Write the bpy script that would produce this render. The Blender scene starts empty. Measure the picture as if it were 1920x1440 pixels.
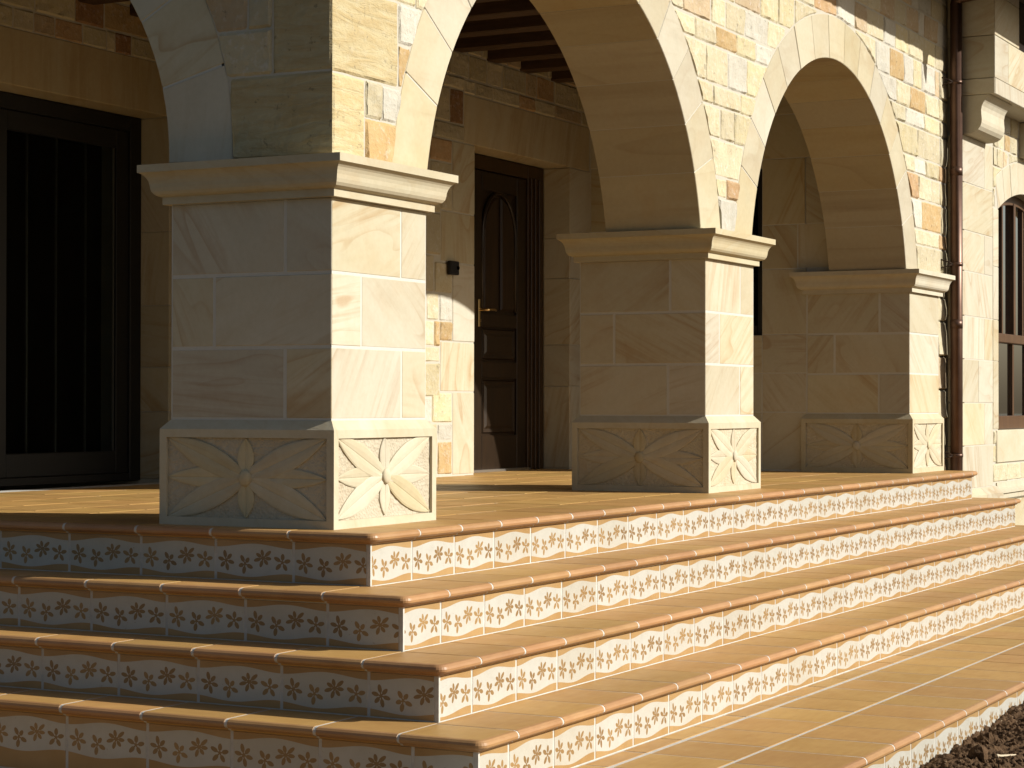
import bpy, math, random
from mathutils import Vector, Matrix, noise

random.seed(7)
SC = bpy.context.scene
COL = SC.collection
R = math.radians

# ------------------------------------------------------------------ camera, sky, sun, exposure
cam = bpy.data.cameras.new('camera'); cam_o = bpy.data.objects.new('camera', cam); COL.objects.link(cam_o)
yaw, pit, rol = 0.4823, 0.0099, 0.0014
fw = Vector((math.cos(yaw)*math.cos(pit), math.sin(yaw)*math.cos(pit), math.sin(pit)))
rt = Vector((math.sin(yaw), -math.cos(yaw), 0)); up = rt.cross(fw)
rt2 = rt*math.cos(rol) + up*math.sin(rol); up2 = up*math.cos(rol) - rt*math.sin(rol)
m3 = Matrix((rt2, up2, -fw)).transposed()
cam_o.matrix_world = Matrix.Translation((-6.2348, -3.9747, 0.4443)) @ m3.to_4x4()
cam.sensor_width = 36; cam.lens = 3903.77/1920*36; cam.clip_start = .05; cam.clip_end = 2000
SC.camera = cam_o

SUN = Vector((0.328, -1.0, 0.595)).normalized()
W = bpy.data.worlds.new('World'); SC.world = W; W.use_nodes = True
wn = W.node_tree; bg = wn.nodes['Background']
sky = wn.nodes.new('ShaderNodeTexSky'); sky.sky_type = 'NISHITA'; sky.sun_disc = False
sky.sun_elevation = math.asin(SUN.z); sky.sun_rotation = math.atan2(SUN.x, SUN.y)
sky.air_density = 1.0; sky.dust_density = 3.0; sky.ozone_density = 1.0
wn.links.new(sky.outputs[0], bg.inputs[0]); bg.inputs[1].default_value = 0.05
sl = bpy.data.lights.new('sun', 'SUN'); sl.energy = 5.0; sl.angle = R(0.5); sl.color = (1.0, 0.965, 0.895)
so = bpy.data.objects.new('sun', sl); COL.objects.link(so)
so.rotation_euler = SUN.to_track_quat('Z', 'Y').to_euler(); so.location = SUN*30
SC.view_settings.view_transform = 'Standard'; SC.view_settings.look = 'None'
SC.view_settings.exposure = 0.55; SC.view_settings.gamma = 1.0
SC.view_settings.use_curve_mapping = False
SC.cycles.use_denoising = True
SC.cycles.max_bounces = 8; SC.cycles.diffuse_bounces = 5

# ------------------------------------------------------------------ node helpers and materials
MATS = {}
ALB = .70
class NT:
    def __init__(s, name):
        s.m = bpy.data.materials.new(name); s.m.use_nodes = True; MATS[name] = s.m
        s.t = s.m.node_tree; s.b = s.t.nodes['Principled BSDF']
    def n(s, typ, **kw):
        x = s.t.nodes.new(typ)
        for k, v in kw.items(): setattr(x, k, v)
        return x
    def put(s, sock, v):
        if isinstance(v, bpy.types.NodeSocket): s.t.links.new(v, sock)
        elif v is not None: sock.default_value = v
    def math(s, op, a, b=None, c=None, clamp=False):
        x = s.n('ShaderNodeMath', operation=op, use_clamp=clamp)
        s.put(x.inputs[0], a); s.put(x.inputs[1], b)
        if c is not None: s.put(x.inputs[2], c)
        return x.outputs[0]
    def mix(s, f, a, b, blend='MIX'):
        x = s.n('ShaderNodeMix', data_type='RGBA', blend_type=blend)
        s.put(x.inputs['Factor'], f)
        for k, v in (('A', a), ('B', b)):
            sk = [i for i in x.inputs if i.name == k and i.type == 'RGBA'][0]
            s.put(sk, v if isinstance(v, bpy.types.NodeSocket) else (*v[:3], 1))
        return [o for o in x.outputs if o.type == 'RGBA'][0]
    def vec(s, op, a, b=None, scale=None):
        x = s.n('ShaderNodeVectorMath', operation=op); s.put(x.inputs[0], a)
        if b is not None: s.put(x.inputs[1], b)
        if scale is not None: s.put(x.inputs['Scale'], scale)
        return x.outputs[0]
    def noise(s, v, sc, det=3, rough=.55, dist=0):
        x = s.n('ShaderNodeTexNoise'); s.put(x.inputs['Vector'], v); x.inputs['Scale'].default_value = sc
        x.inputs['Detail'].default_value = det; x.inputs['Roughness'].default_value = rough
        x.inputs['Distortion'].default_value = dist
        return x.outputs['Fac']
    def ramp(s, f, pts):
        x = s.n('ShaderNodeValToRGB'); e = x.color_ramp.elements
        while len(e) < len(pts): e.new(.5)
        for i, (p, c) in enumerate(pts):
            e[i].position = p; e[i].color = (c, c, c, 1) if isinstance(c, (int, float)) else (*c, 1)
        s.put(x.inputs[0], f); return x.outputs[0]
    def rnd(s):
        return s.n('ShaderNodeObjectInfo').outputs['Random']
    def coords(s):
        tc = s.n('ShaderNodeTexCoord').outputs['Object']
        off = s.vec('SCALE', (37.1, 17.3, 53.7), scale=s.rnd())
        return s.vec('ADD', tc, off), tc
    def out(s, col, rough=.8, bump=None, bs=.3, bd=.004, spec=.3, metal=0):
        if metal < .9 and s.b.inputs['Transmission Weight'].default_value < .5:      # plain reflectances, kept in the range of real stone and tile
            col = s.mix(1.0, col, (ALB, ALB, ALB), 'MULTIPLY') if isinstance(col, bpy.types.NodeSocket) else tuple(x*ALB for x in col)
        s.put(s.b.inputs['Base Color'], col if isinstance(col, bpy.types.NodeSocket) else (*col, 1))
        s.put(s.b.inputs['Roughness'], rough); s.b.inputs['Specular IOR Level'].default_value = spec
        s.b.inputs['Metallic'].default_value = metal
        if bump is not None:
            x = s.n('ShaderNodeBump'); x.inputs['Strength'].default_value = bs; x.inputs['Distance'].default_value = bd
            s.put(x.inputs['Height'], bump); s.t.links.new(x.outputs[0], s.b.inputs['Normal'])
        return s.m

def sandstone(name, c0, c1, c2, vein=.68, bump=.25, peck=False, streak=.68, ydir=False):
    t = NT(name); v, tc = t.coords(); r = t.rnd()
    rot = t.n('ShaderNodeVectorRotate', rotation_type='AXIS_ANGLE')
    t.put(rot.inputs['Vector'], v); rot.inputs['Axis'].default_value = (.7, .7, .15)
    t.put(rot.inputs['Angle'], t.math('MULTIPLY', r, 5.7))
    q = t.vec('MULTIPLY', rot.outputs[0], (.55, .55, 1.9)) if not ydir else t.vec('MULTIPLY', v, (.75, .13, .75))
    soft = t.noise(q, 2.3, 3, .5, 1.2)
    cont = t.math('FRACT', t.math('MULTIPLY', t.noise(q, 1.5, 2.5, .45, .7), 6.5))
    veins = t.ramp(cont, [(0, .15), (.25, 0), (.6, .12), (.82, .45), (.93, 1), (.97, .1)])
    gate = t.ramp(t.noise(q, 1.9, 3), [(.40, 0), (.60, 1)])
    fine = t.noise(v, 42, 3, .6)
    strk = t.ramp(t.noise(t.vec('MULTIPLY', q, (.35, .35, 2.4)), 7.5, 4, .6, .5), [(.46, 0), (.70, 1)])
    sgate = t.ramp(t.noise(q, 2.6, 2), [(.42, 0), (.62, 1)])
    col = t.mix(t.ramp(soft, [(.3, 0), (.72, 1)]), c0, c1)
    tint = t.noise(t.vec('MULTIPLY', rot.outputs[0], (1, 1, 1.7)), 3.4, 4, .6, .8)
    col = t.mix(t.math('MULTIPLY', t.ramp(tint, [(.52, 0), (.68, 1)]), .32), col, (c0[0]*.93, c0[1]*.80, c0[2]*.68))
    col = t.mix(t.math('MULTIPLY', t.ramp(tint, [(.30, 1), (.46, 0)]), .26), col, (c0[0]*.86, c0[1]*.90, c0[2]*.90))
    col = t.mix(t.math('MULTIPLY', t.math('MULTIPLY', veins, gate), vein), col, c2)
    col = t.mix(t.math('MULTIPLY', t.math('MULTIPLY', strk, sgate), streak), col, c2)
    col = t.mix(.12, col, t.ramp(fine, [(.25, (.25, .2, .13)), (.75, (1, .95, .82))]), 'SOFT_LIGHT')
    hs = t.n('ShaderNodeHueSaturation'); t.put(hs.inputs['Color'], col)
    t.put(hs.inputs['Value'], t.math('ADD', t.math('MULTIPLY', t.math('FRACT', t.math('MULTIPLY', r, 7.3)), .16), .9))
    t.put(hs.inputs['Saturation'], t.math('ADD', t.math('MULTIPLY', t.math('FRACT', t.math('MULTIPLY', r, 13.7)), .4), .8))
    h = t.noise(v, 60, 4, .6)
    if peck:
        vo = t.n('ShaderNodeTexVoronoi'); t.put(vo.inputs['Vector'], v); vo.inputs['Scale'].default_value = 95
        h = t.math('ADD', t.math('MULTIPLY', h, .6), vo.outputs['Distance'])
        return t.out(hs.outputs[0], .9, h, .55, .006)
    h = t.math('ADD', h, t.math('MULTIPLY', veins, .5))
    return t.out(hs.outputs[0], .82, h, bump, .002)

CR0, CR1, CR2 = (.64, .592, .455), (.59, .525, .375), (.455, .32, .175)
sandstone('ashlar', CR0, CR1, CR2)
sandstone('trim', (.645, .585, .43), (.585, .51, .345), (.52, .385, .205), .35, streak=.25)
sandstone('soffit', (.62, .54, .37), (.56, .45, .27), (.42, .30, .16), .35)
sandstone('ring', (.60, .545, .405), (.55, .475, .32), (.40, .30, .175), .3, streak=.32, ydir=True)
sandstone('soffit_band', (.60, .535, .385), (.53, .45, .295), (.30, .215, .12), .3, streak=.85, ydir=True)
sandstone('pecked', (.64, .57, .41), (.58, .49, .32), (.52, .40, .22), .15, peck=True)

def rubble(name, c, c2, amt=.5, strata=False):
    mean = (.62, .54, .36); k_ = .14 if name != 'rub_B' else 0
    c = tuple(a*(1-k_)+b*k_ for a, b in zip(c, mean)); c2 = tuple(a*(1-k_)+b*k_ for a, b in zip(c2, mean))
    t = NT(name); v, tc = t.coords(); r = t.rnd()
    q = t.vec('MULTIPLY', v, (1, 1, 1.5))
    if strata: q = t.vec('MULTIPLY', v, (.45, .45, 2.6))
    n1 = t.noise(q, 9, 5, .62, 1.4 if strata else .8); n2 = t.noise(v, 34, 4, .65)
    col = t.mix(t.math('MULTIPLY', t.ramp(n1, [(.38, 0), (.62, 1)]), amt), c, c2)
    col = t.mix(t.math('MULTIPLY', t.ramp(n2, [(.54, 0), (.68, 1)]), .12 if strata else .4), col, tuple(min(1, x*.45+.5) for x in c))
    pit = t.ramp(t.noise(v, 21, 3, .7), [(.30, 1), (.36, 0)])
    col = t.mix(t.math('MULTIPLY', pit, .55), col, tuple(x*.35 for x in c))
    hs = t.n('ShaderNodeHueSaturation'); t.put(hs.inputs['Color'], col)
    t.put(hs.inputs['Value'], t.math('ADD', t.math('MULTIPLY', t.math('FRACT', t.math('MULTIPLY', r, 5.3)), .26), .86))
    h = t.math('ADD', t.math('MULTIPLY', t.noise(v, 13, 5, .65) if not strata else n1, 1.6), n2)
    return t.out(hs.outputs[0], .88, h, .6, .010)
rubble('rub_C', (.66, .60, .42), (.58, .45, .24)); rubble('rub_W', (.65, .625, .54), (.58, .52, .41), .45)
rubble('rub_O', (.54, .34, .13), (.60, .46, .24)); rubble('rub_Y', (.63, .53, .30), (.63, .58, .42))
rubble('rub_P', (.54, .395, .235), (.62, .51, .34), .5); rubble('rub_T', (.58, .50, .33), (.64, .57, .39))
rubble('rub_B', (.30, .16, .075), (.44, .27, .12)); rubble('rub_R', (.46, .265, .115), (.58, .41, .22))
rubble('rub_L', (.62, .53, .31), (.52, .38, .165), .8, True)

t = NT('mortar'); v, tc = t.coords(); n = t.noise(tc, 55, 4)
t.out(t.mix(n, (.54, .50, .405), (.63, .59, .49)), .9, n, .5, .004)
t = NT('pointing'); v, tc = t.coords(); n = t.noise(tc, 55, 4)
t.out(t.mix(n, (.62, .60, .53), (.70, .68, .61)), .9, n, .5, .004)
t = NT('grout'); v, tc = t.coords(); n = t.noise(tc, 30, 4)
t.out(t.mix(t.ramp(n, [(.3, 0), (.7, 1)]), (.55, .52, .46), (.70, .67, .60)), .85, t.noise(tc, 90, 3), .3, .003)

def tile(name, c0, c1):
    t = NT(name); v, tc = t.coords(); r = t.rnd()
    n1 = t.noise(v, 5, 4, .55, .6); n2 = t.noise(v, 140, 2)
    st = t.noise(t.vec('MULTIPLY', v, (1, 6, 6)), 9, 3)
    col = t.mix(t.ramp(n1, [(.3, 0), (.7, 1)]), c0, c1)
    col = t.mix(.18, col, t.ramp(st, [(.3, (.3, .2, .1)), (.7, (.9, .8, .6))]), 'SOFT_LIGHT')
    hs = t.n('ShaderNodeHueSaturation'); t.put(hs.inputs['Color'], col)
    t.put(hs.inputs['Value'], t.math('ADD', t.math('MULTIPLY', r, .22), .9))
    t.put(hs.inputs['Hue'], t.math('ADD', t.math('MULTIPLY', t.math('FRACT', t.math('MULTIPLY', r, 9.1)), .009), .4955))
    ro = t.math('ADD', t.math('MULTIPLY', t.noise(v, 11, 3), .25), .38)
    return t.out(hs.outputs[0], ro, n2, .12, .001, spec=.45)
tile('tile', (.525, .31, .105), (.465, .262, .082))
tile('nose', (.45, .26, .115), (.395, .21, .085))
tile('floor', (.545, .328, .11), (.48, .272, .082))

# printed riser tile: wavy white band with four small flowers between ochre strips (uv in metres)
t = NT('riser')
uv = t.n('ShaderNodeUVMap').outputs[0]; sp = t.n('ShaderNodeSeparateXYZ'); t.put(sp.inputs[0], uv)
X, Y = sp.outputs[0], sp.outputs[1]; v, tc = t.coords(); r = t.rnd()
ph = t.math('MULTIPLY', X, 2*math.pi/.31)
TH = .146
top = t.math('ADD', t.math('MULTIPLY', t.math('COSINE', ph), -.0075), TH-.0205)
bot = t.math('ADD', t.math('MULTIPLY', t.math('COSINE', t.math('ADD', ph, .5)), .0075), .0215)
inb = t.math('MULTIPLY', t.math('LESS_THAN', Y, top), t.math('GREATER_THAN', Y, bot))
fl = None; tone = None
for i, (cx, cy, R0, npet, rotp, wp) in enumerate([(.043, .070, .0335, 6, .22, .21), (.119, .060, .0325, 5, .30, .23),
                                                 (.191, .083, .0355, 7, .10, .185), (.267, .070, .0330, 5, .80, .225)]):
    dx = t.math('SUBTRACT', X, cx); dy = t.math('SUBTRACT', Y, cy)
    rr = t.math('SQRT', t.math('ADD', t.math('MULTIPLY', dx, dx), t.math('MULTIPLY', dy, dy)))
    th = t.math('ARCTAN2', dy, dx)
    tn = t.math('ADD', t.math('MULTIPLY', th, npet/(2*math.pi)), .5+rotp)
    idx = t.math('FLOOR', tn); tp = t.math('MULTIPLY', t.math('SUBTRACT', t.math('FRACT', tn), .5), 2*math.pi/npet)
    idm = t.math('FLOORED_MODULO', idx, npet)
    rk = t.math('FRACT', t.math('MULTIPLY', t.math('SINE', t.math('ADD', t.math('MULTIPLY', idm, 12.9898), 4.7*i+1.3)), 437.58))
    Rm = t.math('MULTIPLY', t.math('ADD', t.math('MULTIPLY', rk, .36), .76), R0)
    tp = t.math('ADD', tp, t.math('MULTIPLY', t.math('SUBTRACT', rk, .5), .22))
    lat = t.math('ABSOLUTE', t.math('MULTIPLY', rr, t.math('SINE', tp)))
    uu = t.math('DIVIDE', t.math('SUBTRACT', t.math('DIVIDE', rr, Rm), .64), .37)
    bulb = t.math('MULTIPLY', t.math('SQRT', t.math('MAXIMUM', t.math('SUBTRACT', 1.0, t.math('MULTIPLY', uu, uu)), 0.0)), wp*R0)
    m1 = t.math('LESS_THAN', lat, bulb)
    m2 = t.math('MULTIPLY', t.math('LESS_THAN', lat, .075*R0), t.math('LESS_THAN', rr, .62*R0))
    m = t.math('MAXIMUM', m1, m2)
    f = t.math('MULTIPLY', m, t.math('FRACT', t.math('MULTIPLY', r, 11.7+7.9*i)))
    fl = m if fl is None else t.math('MAXIMUM', fl, m); tone = f if tone is None else t.math('MAXIMUM', tone, f)
cloud = t.noise(v, 7, 3)
och = t.mix(t.ramp(cloud, [(.3, 0), (.7, 1)]), (.50, .325, .145), (.42, .25, .095))
wh = t.mix(t.noise(v, 26, 3), (.555, .545, .485), (.62, .61, .55))
fc = t.mix(tone, (.215, .125, .052), (.39, .24, .095))
fc = t.mix(t.math('MULTIPLY', t.noise(v, 60, 2), .5), fc, (.44, .28, .12))
c = t.mix(inb, och, t.mix(fl, wh, fc))
c = t.mix(t.math('MULTIPLY', t.math('POWER', t.math('FRACT', t.math('MULTIPLY', r, 23.3)), 3.0), .22), c, (.62, .50, .28), 'MULTIPLY')
spk = t.ramp(t.noise(v, 90, 2, .5), [(.735, 0), (.76, 1)])
c = t.mix(t.math('MULTIPLY', spk, .4), c, (.25, .16, .08))
dirt = t.math('MULTIPLY', t.ramp(t.noise(v, 16, 4, .65), [(.45, 0), (.75, 1)]), .16)
c = t.mix(dirt, c, (.36, .27, .16))
t.out(c, .32, t.noise(v, 120, 2), .1, .001, spec=.5)

def wood(name, c0, c1, rough=.45, axis=(1, 1, .12)):
    t = NT(name); v, tc = t.coords()
    n1 = t.noise(t.vec('MULTIPLY', v, axis), 22, 5, .6, 1.0)
    return t.out(t.mix(t.ramp(n1, [(.3, 0), (.7, 1)]), c0, c1), rough, n1, .25, .002, spec=.4)
wood('dark_wood', (.050, .026, .011), (.024, .012, .006), .38)
wood('door_wood', (.070, .034, .0105), (.034, .016, .006), .34)
wood('leaf_wood', (.036, .019, .008), (.017, .010, .005), .34)
wood('brown_wood', (.14, .070, .028), (.085, .040, .017), .4)
wood('beam_wood', (.105, .054, .024), (.055, .027, .012), .65, (1, .12, 1))
t = NT('black_frame'); t.out((.016, .015, .013), .45)
t = NT('copper'); v, tc = t.coords(); n = t.noise(tc, 9, 4)
t.out(t.mix(t.ramp(n, [(.35, 0), (.7, 1)]), (.145, .082, .056), (.105, .058, .04)), .40, n, .1, .002, metal=.6)
t = NT('brass'); t.out((.72, .50, .22), .28, metal=1)
t = NT('steel'); t.out((.6, .58, .54), .35, metal=1)
t = NT('black_plastic'); t.out((.02, .02, .022), .35)
t = NT('lens'); t.out((.004, .004, .005), .08, spec=.6)
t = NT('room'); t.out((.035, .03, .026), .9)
t = NT('plaster'); t.out((.62, .55, .42), .9)
t = NT('curtain'); v, tc = t.coords(); t.out(t.mix(t.noise(tc, 5, 2), (.08, .078, .07), (.13, .125, .115)), .9)
t = NT('bar'); t.out((.10, .105, .095), .5)
t = NT('roof_tile'); v, tc = t.coords(); t.out(t.mix(t.noise(tc, 6, 3), (.30, .13, .06), (.42, .21, .10)), .85)
t = NT('glass'); t.b.inputs['Transmission Weight'].default_value = 1; t.b.inputs['IOR'].default_value = 1.14; t.out((.55, .60, .58), .02, spec=.5)
t = NT('soil'); v, tc = t.coords(); n = t.noise(tc, 28, 6, .7); n2 = t.noise(tc, 7, 3)
ck = t.mix(t.ramp(n, [(.3, 0), (.72, 1)]), (.060, .034, .017), (.20, .118, .060))
sp_ = t.ramp(t.noise(tc, 75, 2, .5), [(.70, 0), (.73, 1)])
ck = t.mix(t.math('MULTIPLY', sp_, .7), ck, (.45, .36, .24))
t.out(ck, .95, t.noise(tc, 60, 6, .7), .9, .012, spec=.15)
t = NT('earth'); v, tc = t.coords(); n = t.noise(tc, .7, 6, .65); n2 = t.noise(tc, 9, 5, .7)
t.out(t.mix(t.ramp(n, [(.42, 0), (.6, 1)]), t.mix(n2, (.07, .047, .028), (.12, .085, .05)), t.mix(n2, (.035, .045, .016), (.065, .075, .03))), .95, n2, .8, .03)
t = NT('root'); t.out((.62, .52, .36), .8)

# ------------------------------------------------------------------ object helpers
WLOC = {}
def link(o, parent, loc):
    COL.objects.link(o); loc = Vector(loc); WLOC[o.name] = loc
    if parent is not None:
        o.parent = parent; o.location = loc - WLOC[parent.name]
    else: o.location = loc
    return o
def thing(name, label, cat, loc=(0, 0, 0), group=None, kind=None):
    o = bpy.data.objects.new(name, None); o.empty_display_size = .2; link(o, None, loc)
    if kind: o['kind'] = kind
    if label: o['label'] = label
    if cat: o['category'] = cat
    if group: o['group'] = group
    return o
def newmesh(name, verts, faces, mat, uvs=None, smooth=False):
    me = bpy.data.meshes.new(name); me.from_pydata([tuple(v) for v in verts], [], faces)
    mats = mat if isinstance(mat, (list, tuple)) else [mat]
    for m_ in mats: me.materials.append(MATS[m_])
    if uvs is not None:
        ul = me.uv_layers.new(name='UVMap')
        for lp in me.loops: ul.data[lp.index].uv = uvs[lp.vertex_index]
    if smooth:
        for p in me.polygons: p.use_smooth = True
    return me
def obj(name, verts, faces, mat, parent=None, smooth=False, origin=None, uvs=None):
    vs = [Vector(v) for v in verts]
    if origin is None:
        lo = [min(v[i] for v in vs) for i in range(3)]; hi = [max(v[i] for v in vs) for i in range(3)]
        origin = Vector([(a+b)/2 for a, b in zip(lo, hi)])
    origin = Vector(origin)
    me = newmesh(name, [v-origin for v in vs], faces, mat, uvs, smooth)
    return link(bpy.data.objects.new(name, me), parent, origin)
def inst(name, me, parent, loc, rz=0):
    o = bpy.data.objects.new(name, me); link(o, parent, loc); o.rotation_euler = (0, 0, rz); return o
class MB:
    def __init__(s): s.v = []; s.f = []
    def add(s, v, f):
        b = len(s.v); s.v += [tuple(x) for x in v]; s.f += [tuple(i+b for i in q) for q in f]
    def box(s, x0, x1, y0, y1, z0, z1):
        s.add([(x0,y0,z0),(x1,y0,z0),(x1,y1,z0),(x0,y1,z0),(x0,y0,z1),(x1,y0,z1),(x1,y1,z1),(x0,y1,z1)],
              [(3,2,1,0),(4,5,6,7),(0,1,5,4),(1,2,6,5),(2,3,7,6),(3,0,4,7)])
    def bbox(s, x0, x1, y0, y1, z0, z1, b=.004):
        X = [x0, x1]; Y = [y0, y1]; Z = [z0, z1]; vs = []; idx = {}
        for i in (0, 1):
            for j in (0, 1):
                for k in (0, 1):
                    for ax in range(3):
                        p = [X[i]+(b if i == 0 else -b), Y[j]+(b if j == 0 else -b), Z[k]+(b if k == 0 else -b)]
                        p[ax] = (X[i], Y[j], Z[k])[ax]; idx[i, j, k, ax] = len(vs); vs.append(p)
        F = []
        g = lambda i, j, k, a: idx[i, j, k, a]
        for a in range(3):
            for sd in (0, 1):
                q = []
                for (p_, r_) in ((0, 0), (1, 0), (1, 1), (0, 1)):
                    c_ = [0, 0, 0]; c_[a] = sd; o_ = [x for x in range(3) if x != a]; c_[o_[0]] = p_; c_[o_[1]] = r_
                    q.append(g(*c_, a))
                fl_ = (sd == 1) ^ (a == 1)
                F.append(tuple(q if fl_ else q[::-1]))
        cen = Vector(((x0+x1)/2, (y0+y1)/2, (z0+z1)/2))
        def out(q):
            A, B, C_ = [Vector(vs[n_]) for n_ in q[:3]]; nn = (B-A).cross(C_-A); mid = sum((Vector(vs[n_]) for n_ in q), Vector())/len(q)
            return tuple(q) if nn.dot(mid-cen) > 0 else tuple(q[::-1])
        for a in range(3):
            o_ = [x for x in range(3) if x != a]
            for p_ in (0, 1):
                for r_ in (0, 1):
                    c0 = [0, 0, 0]; c0[o_[0]] = p_; c0[o_[1]] = r_; c1 = list(c0); c1[a] = 1
                    F.append(out([g(*c0, o_[0]), g(*c1, o_[0]), g(*c1, o_[1]), g(*c0, o_[1])]))
        for i in (0, 1):
            for j in (0, 1):
                for k in (0, 1): F.append(out([g(i, j, k, 0), g(i, j, k, 1), g(i, j, k, 2)]))
        s.add(vs, F)
    def tube(s, pts, rad, n=12, cap=True):
        pts = [Vector(p) for p in pts]; rings = []
        rad = rad if isinstance(rad, (list, tuple)) else [rad]*len(pts)
        pv = None
        for i, p in enumerate(pts):
            d = (pts[min(i+1, len(pts)-1)]-pts[max(i-1, 0)]).normalized()
            if pv is None: a = d.orthogonal().normalized()
            else: a = (pv - d*pv.dot(d)).normalized()
            pv = a; b = d.cross(a)
            rings.append([p+(a*math.cos(2*math.pi*k/n)+b*math.sin(2*math.pi*k/n))*rad[i] for k in range(n)])
        vs = [x for r_ in rings for x in r_]; F = []
        for i in range(len(rings)-1):
            for k in range(n): F.append((i*n+k, i*n+(k+1) % n, (i+1)*n+(k+1) % n, (i+1)*n+k))
        if cap: F += [tuple(range(n))[::-1], tuple((len(rings)-1)*n+k for k in range(n))]
        s.add(vs, F)
    def build(s, name, mat, parent=None, smooth=False, origin=None):
        return obj(name, s.v, s.f, mat, parent, smooth, origin)
def box(name, mat, parent, *a, b=0):
    m_ = MB(); (m_.bbox(*a, b=b) if b else m_.box(*a)); return m_.build(name, mat, parent)

# a wall plane: 'Y' faces -Y (a = X), 'X' faces -X (a = Y); d is depth behind the face
def pmap(plane, front):
    if plane == 'Y': return lambda a, z, d: (a, front+d, z)
    return lambda a, z, d: (front+d, a, z)
def inset(poly, b):
    n = len(poly); out = []
    for i in range(n):
        p0, p1, p2 = [Vector((*poly[(i+k) % n], 0)) for k in (-1, 0, 1)]
        e1 = (p1-p0).normalized(); e2 = (p2-p1).normalized()
        n1 = Vector((-e1.y, e1.x, 0)); n2 = Vector((-e2.y, e2.x, 0))
        bis = n1+n2; k = bis.length_squared
        w = p1 + (bis*(2*b/k) if k > .15 else n1*b); out.append((w.x, w.y))
    return out
def prism(name, poly, plane, front, thick, mat, parent, bevel=.003, mit=(0, 0), backmat=None):
    """flat faced stone from a CCW outline; mit = mitre the low / high end of the a axis"""
    mp = pmap(plane, front); n = len(poly); ins = inset(poly, bevel)
    lo = min(p[0] for p in poly); hi = max(p[0] for p in poly)
    def back(p):
        a = p[0]
        if mit[0] and a < (lo+hi)/2: a += thick
        if mit[1] and a > (lo+hi)/2: a -= thick
        return a, p[1]
    vs = [mp(a, z, 0) for a, z in ins]
    mid = [(a if not ((mit[0] and a == lo) or (mit[1] and a == hi)) else a, z) for a, z in poly]
    vs += [mp(a, z, bevel) for a, z in mid] + [mp(*back(p), thick) for p in poly]
    F = [tuple(range(n))]
    for k in (0, 1):
        for i in range(n):
            j = (i+1) % n; F.append((k*n+i, (k+1)*n+i, (k+1)*n+j, k*n+j))
    F.append(tuple(2*n+i for i in range(n))[::-1])
    if plane == 'X': F = [f[::-1] for f in F]
    return obj(name, vs, F, mat, parent)
def slab(name, a0, a1, z0, z1, plane, front, mat, parent, thick=.045, gap=.004, bevel=.003, mit=(0, 0)):
    g = gap/2
    A0 = a0 + (0 if mit[0] else g); A1 = a1 - (0 if mit[1] else g)
    return prism(name, [(A0, z0+g), (A1, z0+g), (A1, z1-g), (A0, z1-g)], plane, front, thick, mat, parent, bevel, mit)
def rough(name, a0, a1, z0, z1, plane, front, mat, parent, thick=.05, gap=.0065, amp=.010, bot=None, mit=(0, 0), nx=6, nz=5):
    """hewn stone with an uneven face; bot(a) gives the lower outline where an arch cuts it"""
    g = gap/2; mp = pmap(plane, front); e = .010; z1 = z1-g
    A0 = a0 + (0 if mit[0] else g); A1 = a1 - (0 if mit[1] else g)
    zb = lambda a: max(z0+g, bot(a)+g if bot else -9)
    if bot:
        nx = max(nx, 20)
        S = [A0+(A1-A0)*i/60 for i in range(61)]; S = [a for a in S if zb(a) < z1-.006]
        if len(S) < 4: return None
        if S[-1]-S[0] < .03: return None
        A0, A1 = S[0], S[-1]
    w = A1-A0; u = [0, min(.2, e/w)] + [i/(nx-2) for i in range(1, nx-2)] + [1-min(.2, e/w), 1]
    sd = random.random()*100; vs = []; ph = random.uniform(-.6, .6), random.uniform(-.6, .6)
    for i, s_ in enumerate(u):
        a = A0+w*s_; b = zb(a); hh = max(z1-b, .004); tq = min(.25, e/hh)
        for k, q in enumerate([0, tq] + [i2/(nz-2) for i2 in range(1, nz-2)] + [1-tq, 1]):
            edge = i in (0, len(u)-1) or k in (0, nz)
            z = b+hh*q
            if edge:
                d = .0035; jx = 0 if (mit[0] and i == 0) or (mit[1] and i == len(u)-1) else random.uniform(-.0022, .0022)
                if jx == 0: d = 0
                vs.append(mp(a+jx, z+random.uniform(-.0015, .0015), d))
            else:
                d = -amp*(noise.noise((a*9+sd, z*9, sd))*.9 + noise.noise((a*23, z*23+sd, 0))*.5 + .35 + ph[0]*(s_-.5) + ph[1]*(q-.5))
                vs.append(mp(a, z, min(d, -.0012)))
    nu, nv = len(u), nz+1; F = []
    for i in range(nu-1):
        for k in range(nv-1): F.append((i*nv+k, (i+1)*nv+k, (i+1)*nv+k+1, i*nv+k+1))
    per = [i*nv for i in range(nu)] + [(nu-1)*nv+k for k in range(1, nv)] + [i*nv+nv-1 for i in range(nu-2, -1, -1)] + [k for k in range(nv-2, 0, -1)]
    b0 = len(vs); ax = 0 if plane == 'Y' else 1
    for p in per:
        q = list(vs[p]); q[1-ax] = front+thick
        if mit[0] and abs(q[ax]-A0) < 1e-6: q[ax] += thick
        if mit[1] and abs(q[ax]-A1) < 1e-6: q[ax] -= thick
        vs.append(tuple(q))
    n = len(per)
    for i in range(n):
        j = (i+1) % n; F.append((per[i], b0+i, b0+j, per[j]))
    if plane == 'X': F = [f[::-1] for f in F]
    return obj(name, vs, F, mat, parent)
def arcpts(c, r, a0, a1, n):
    return [(c[0]+r*math.cos(R(a0+(a1-a0)*i/n)), c[1]+r*math.sin(R(a0+(a1-a0)*i/n))) for i in range(n+1)]
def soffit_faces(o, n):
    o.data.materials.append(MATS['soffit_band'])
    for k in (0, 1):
        for i in range(5, 9): o.data.polygons[1+k*n+i].material_index = 1
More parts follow.
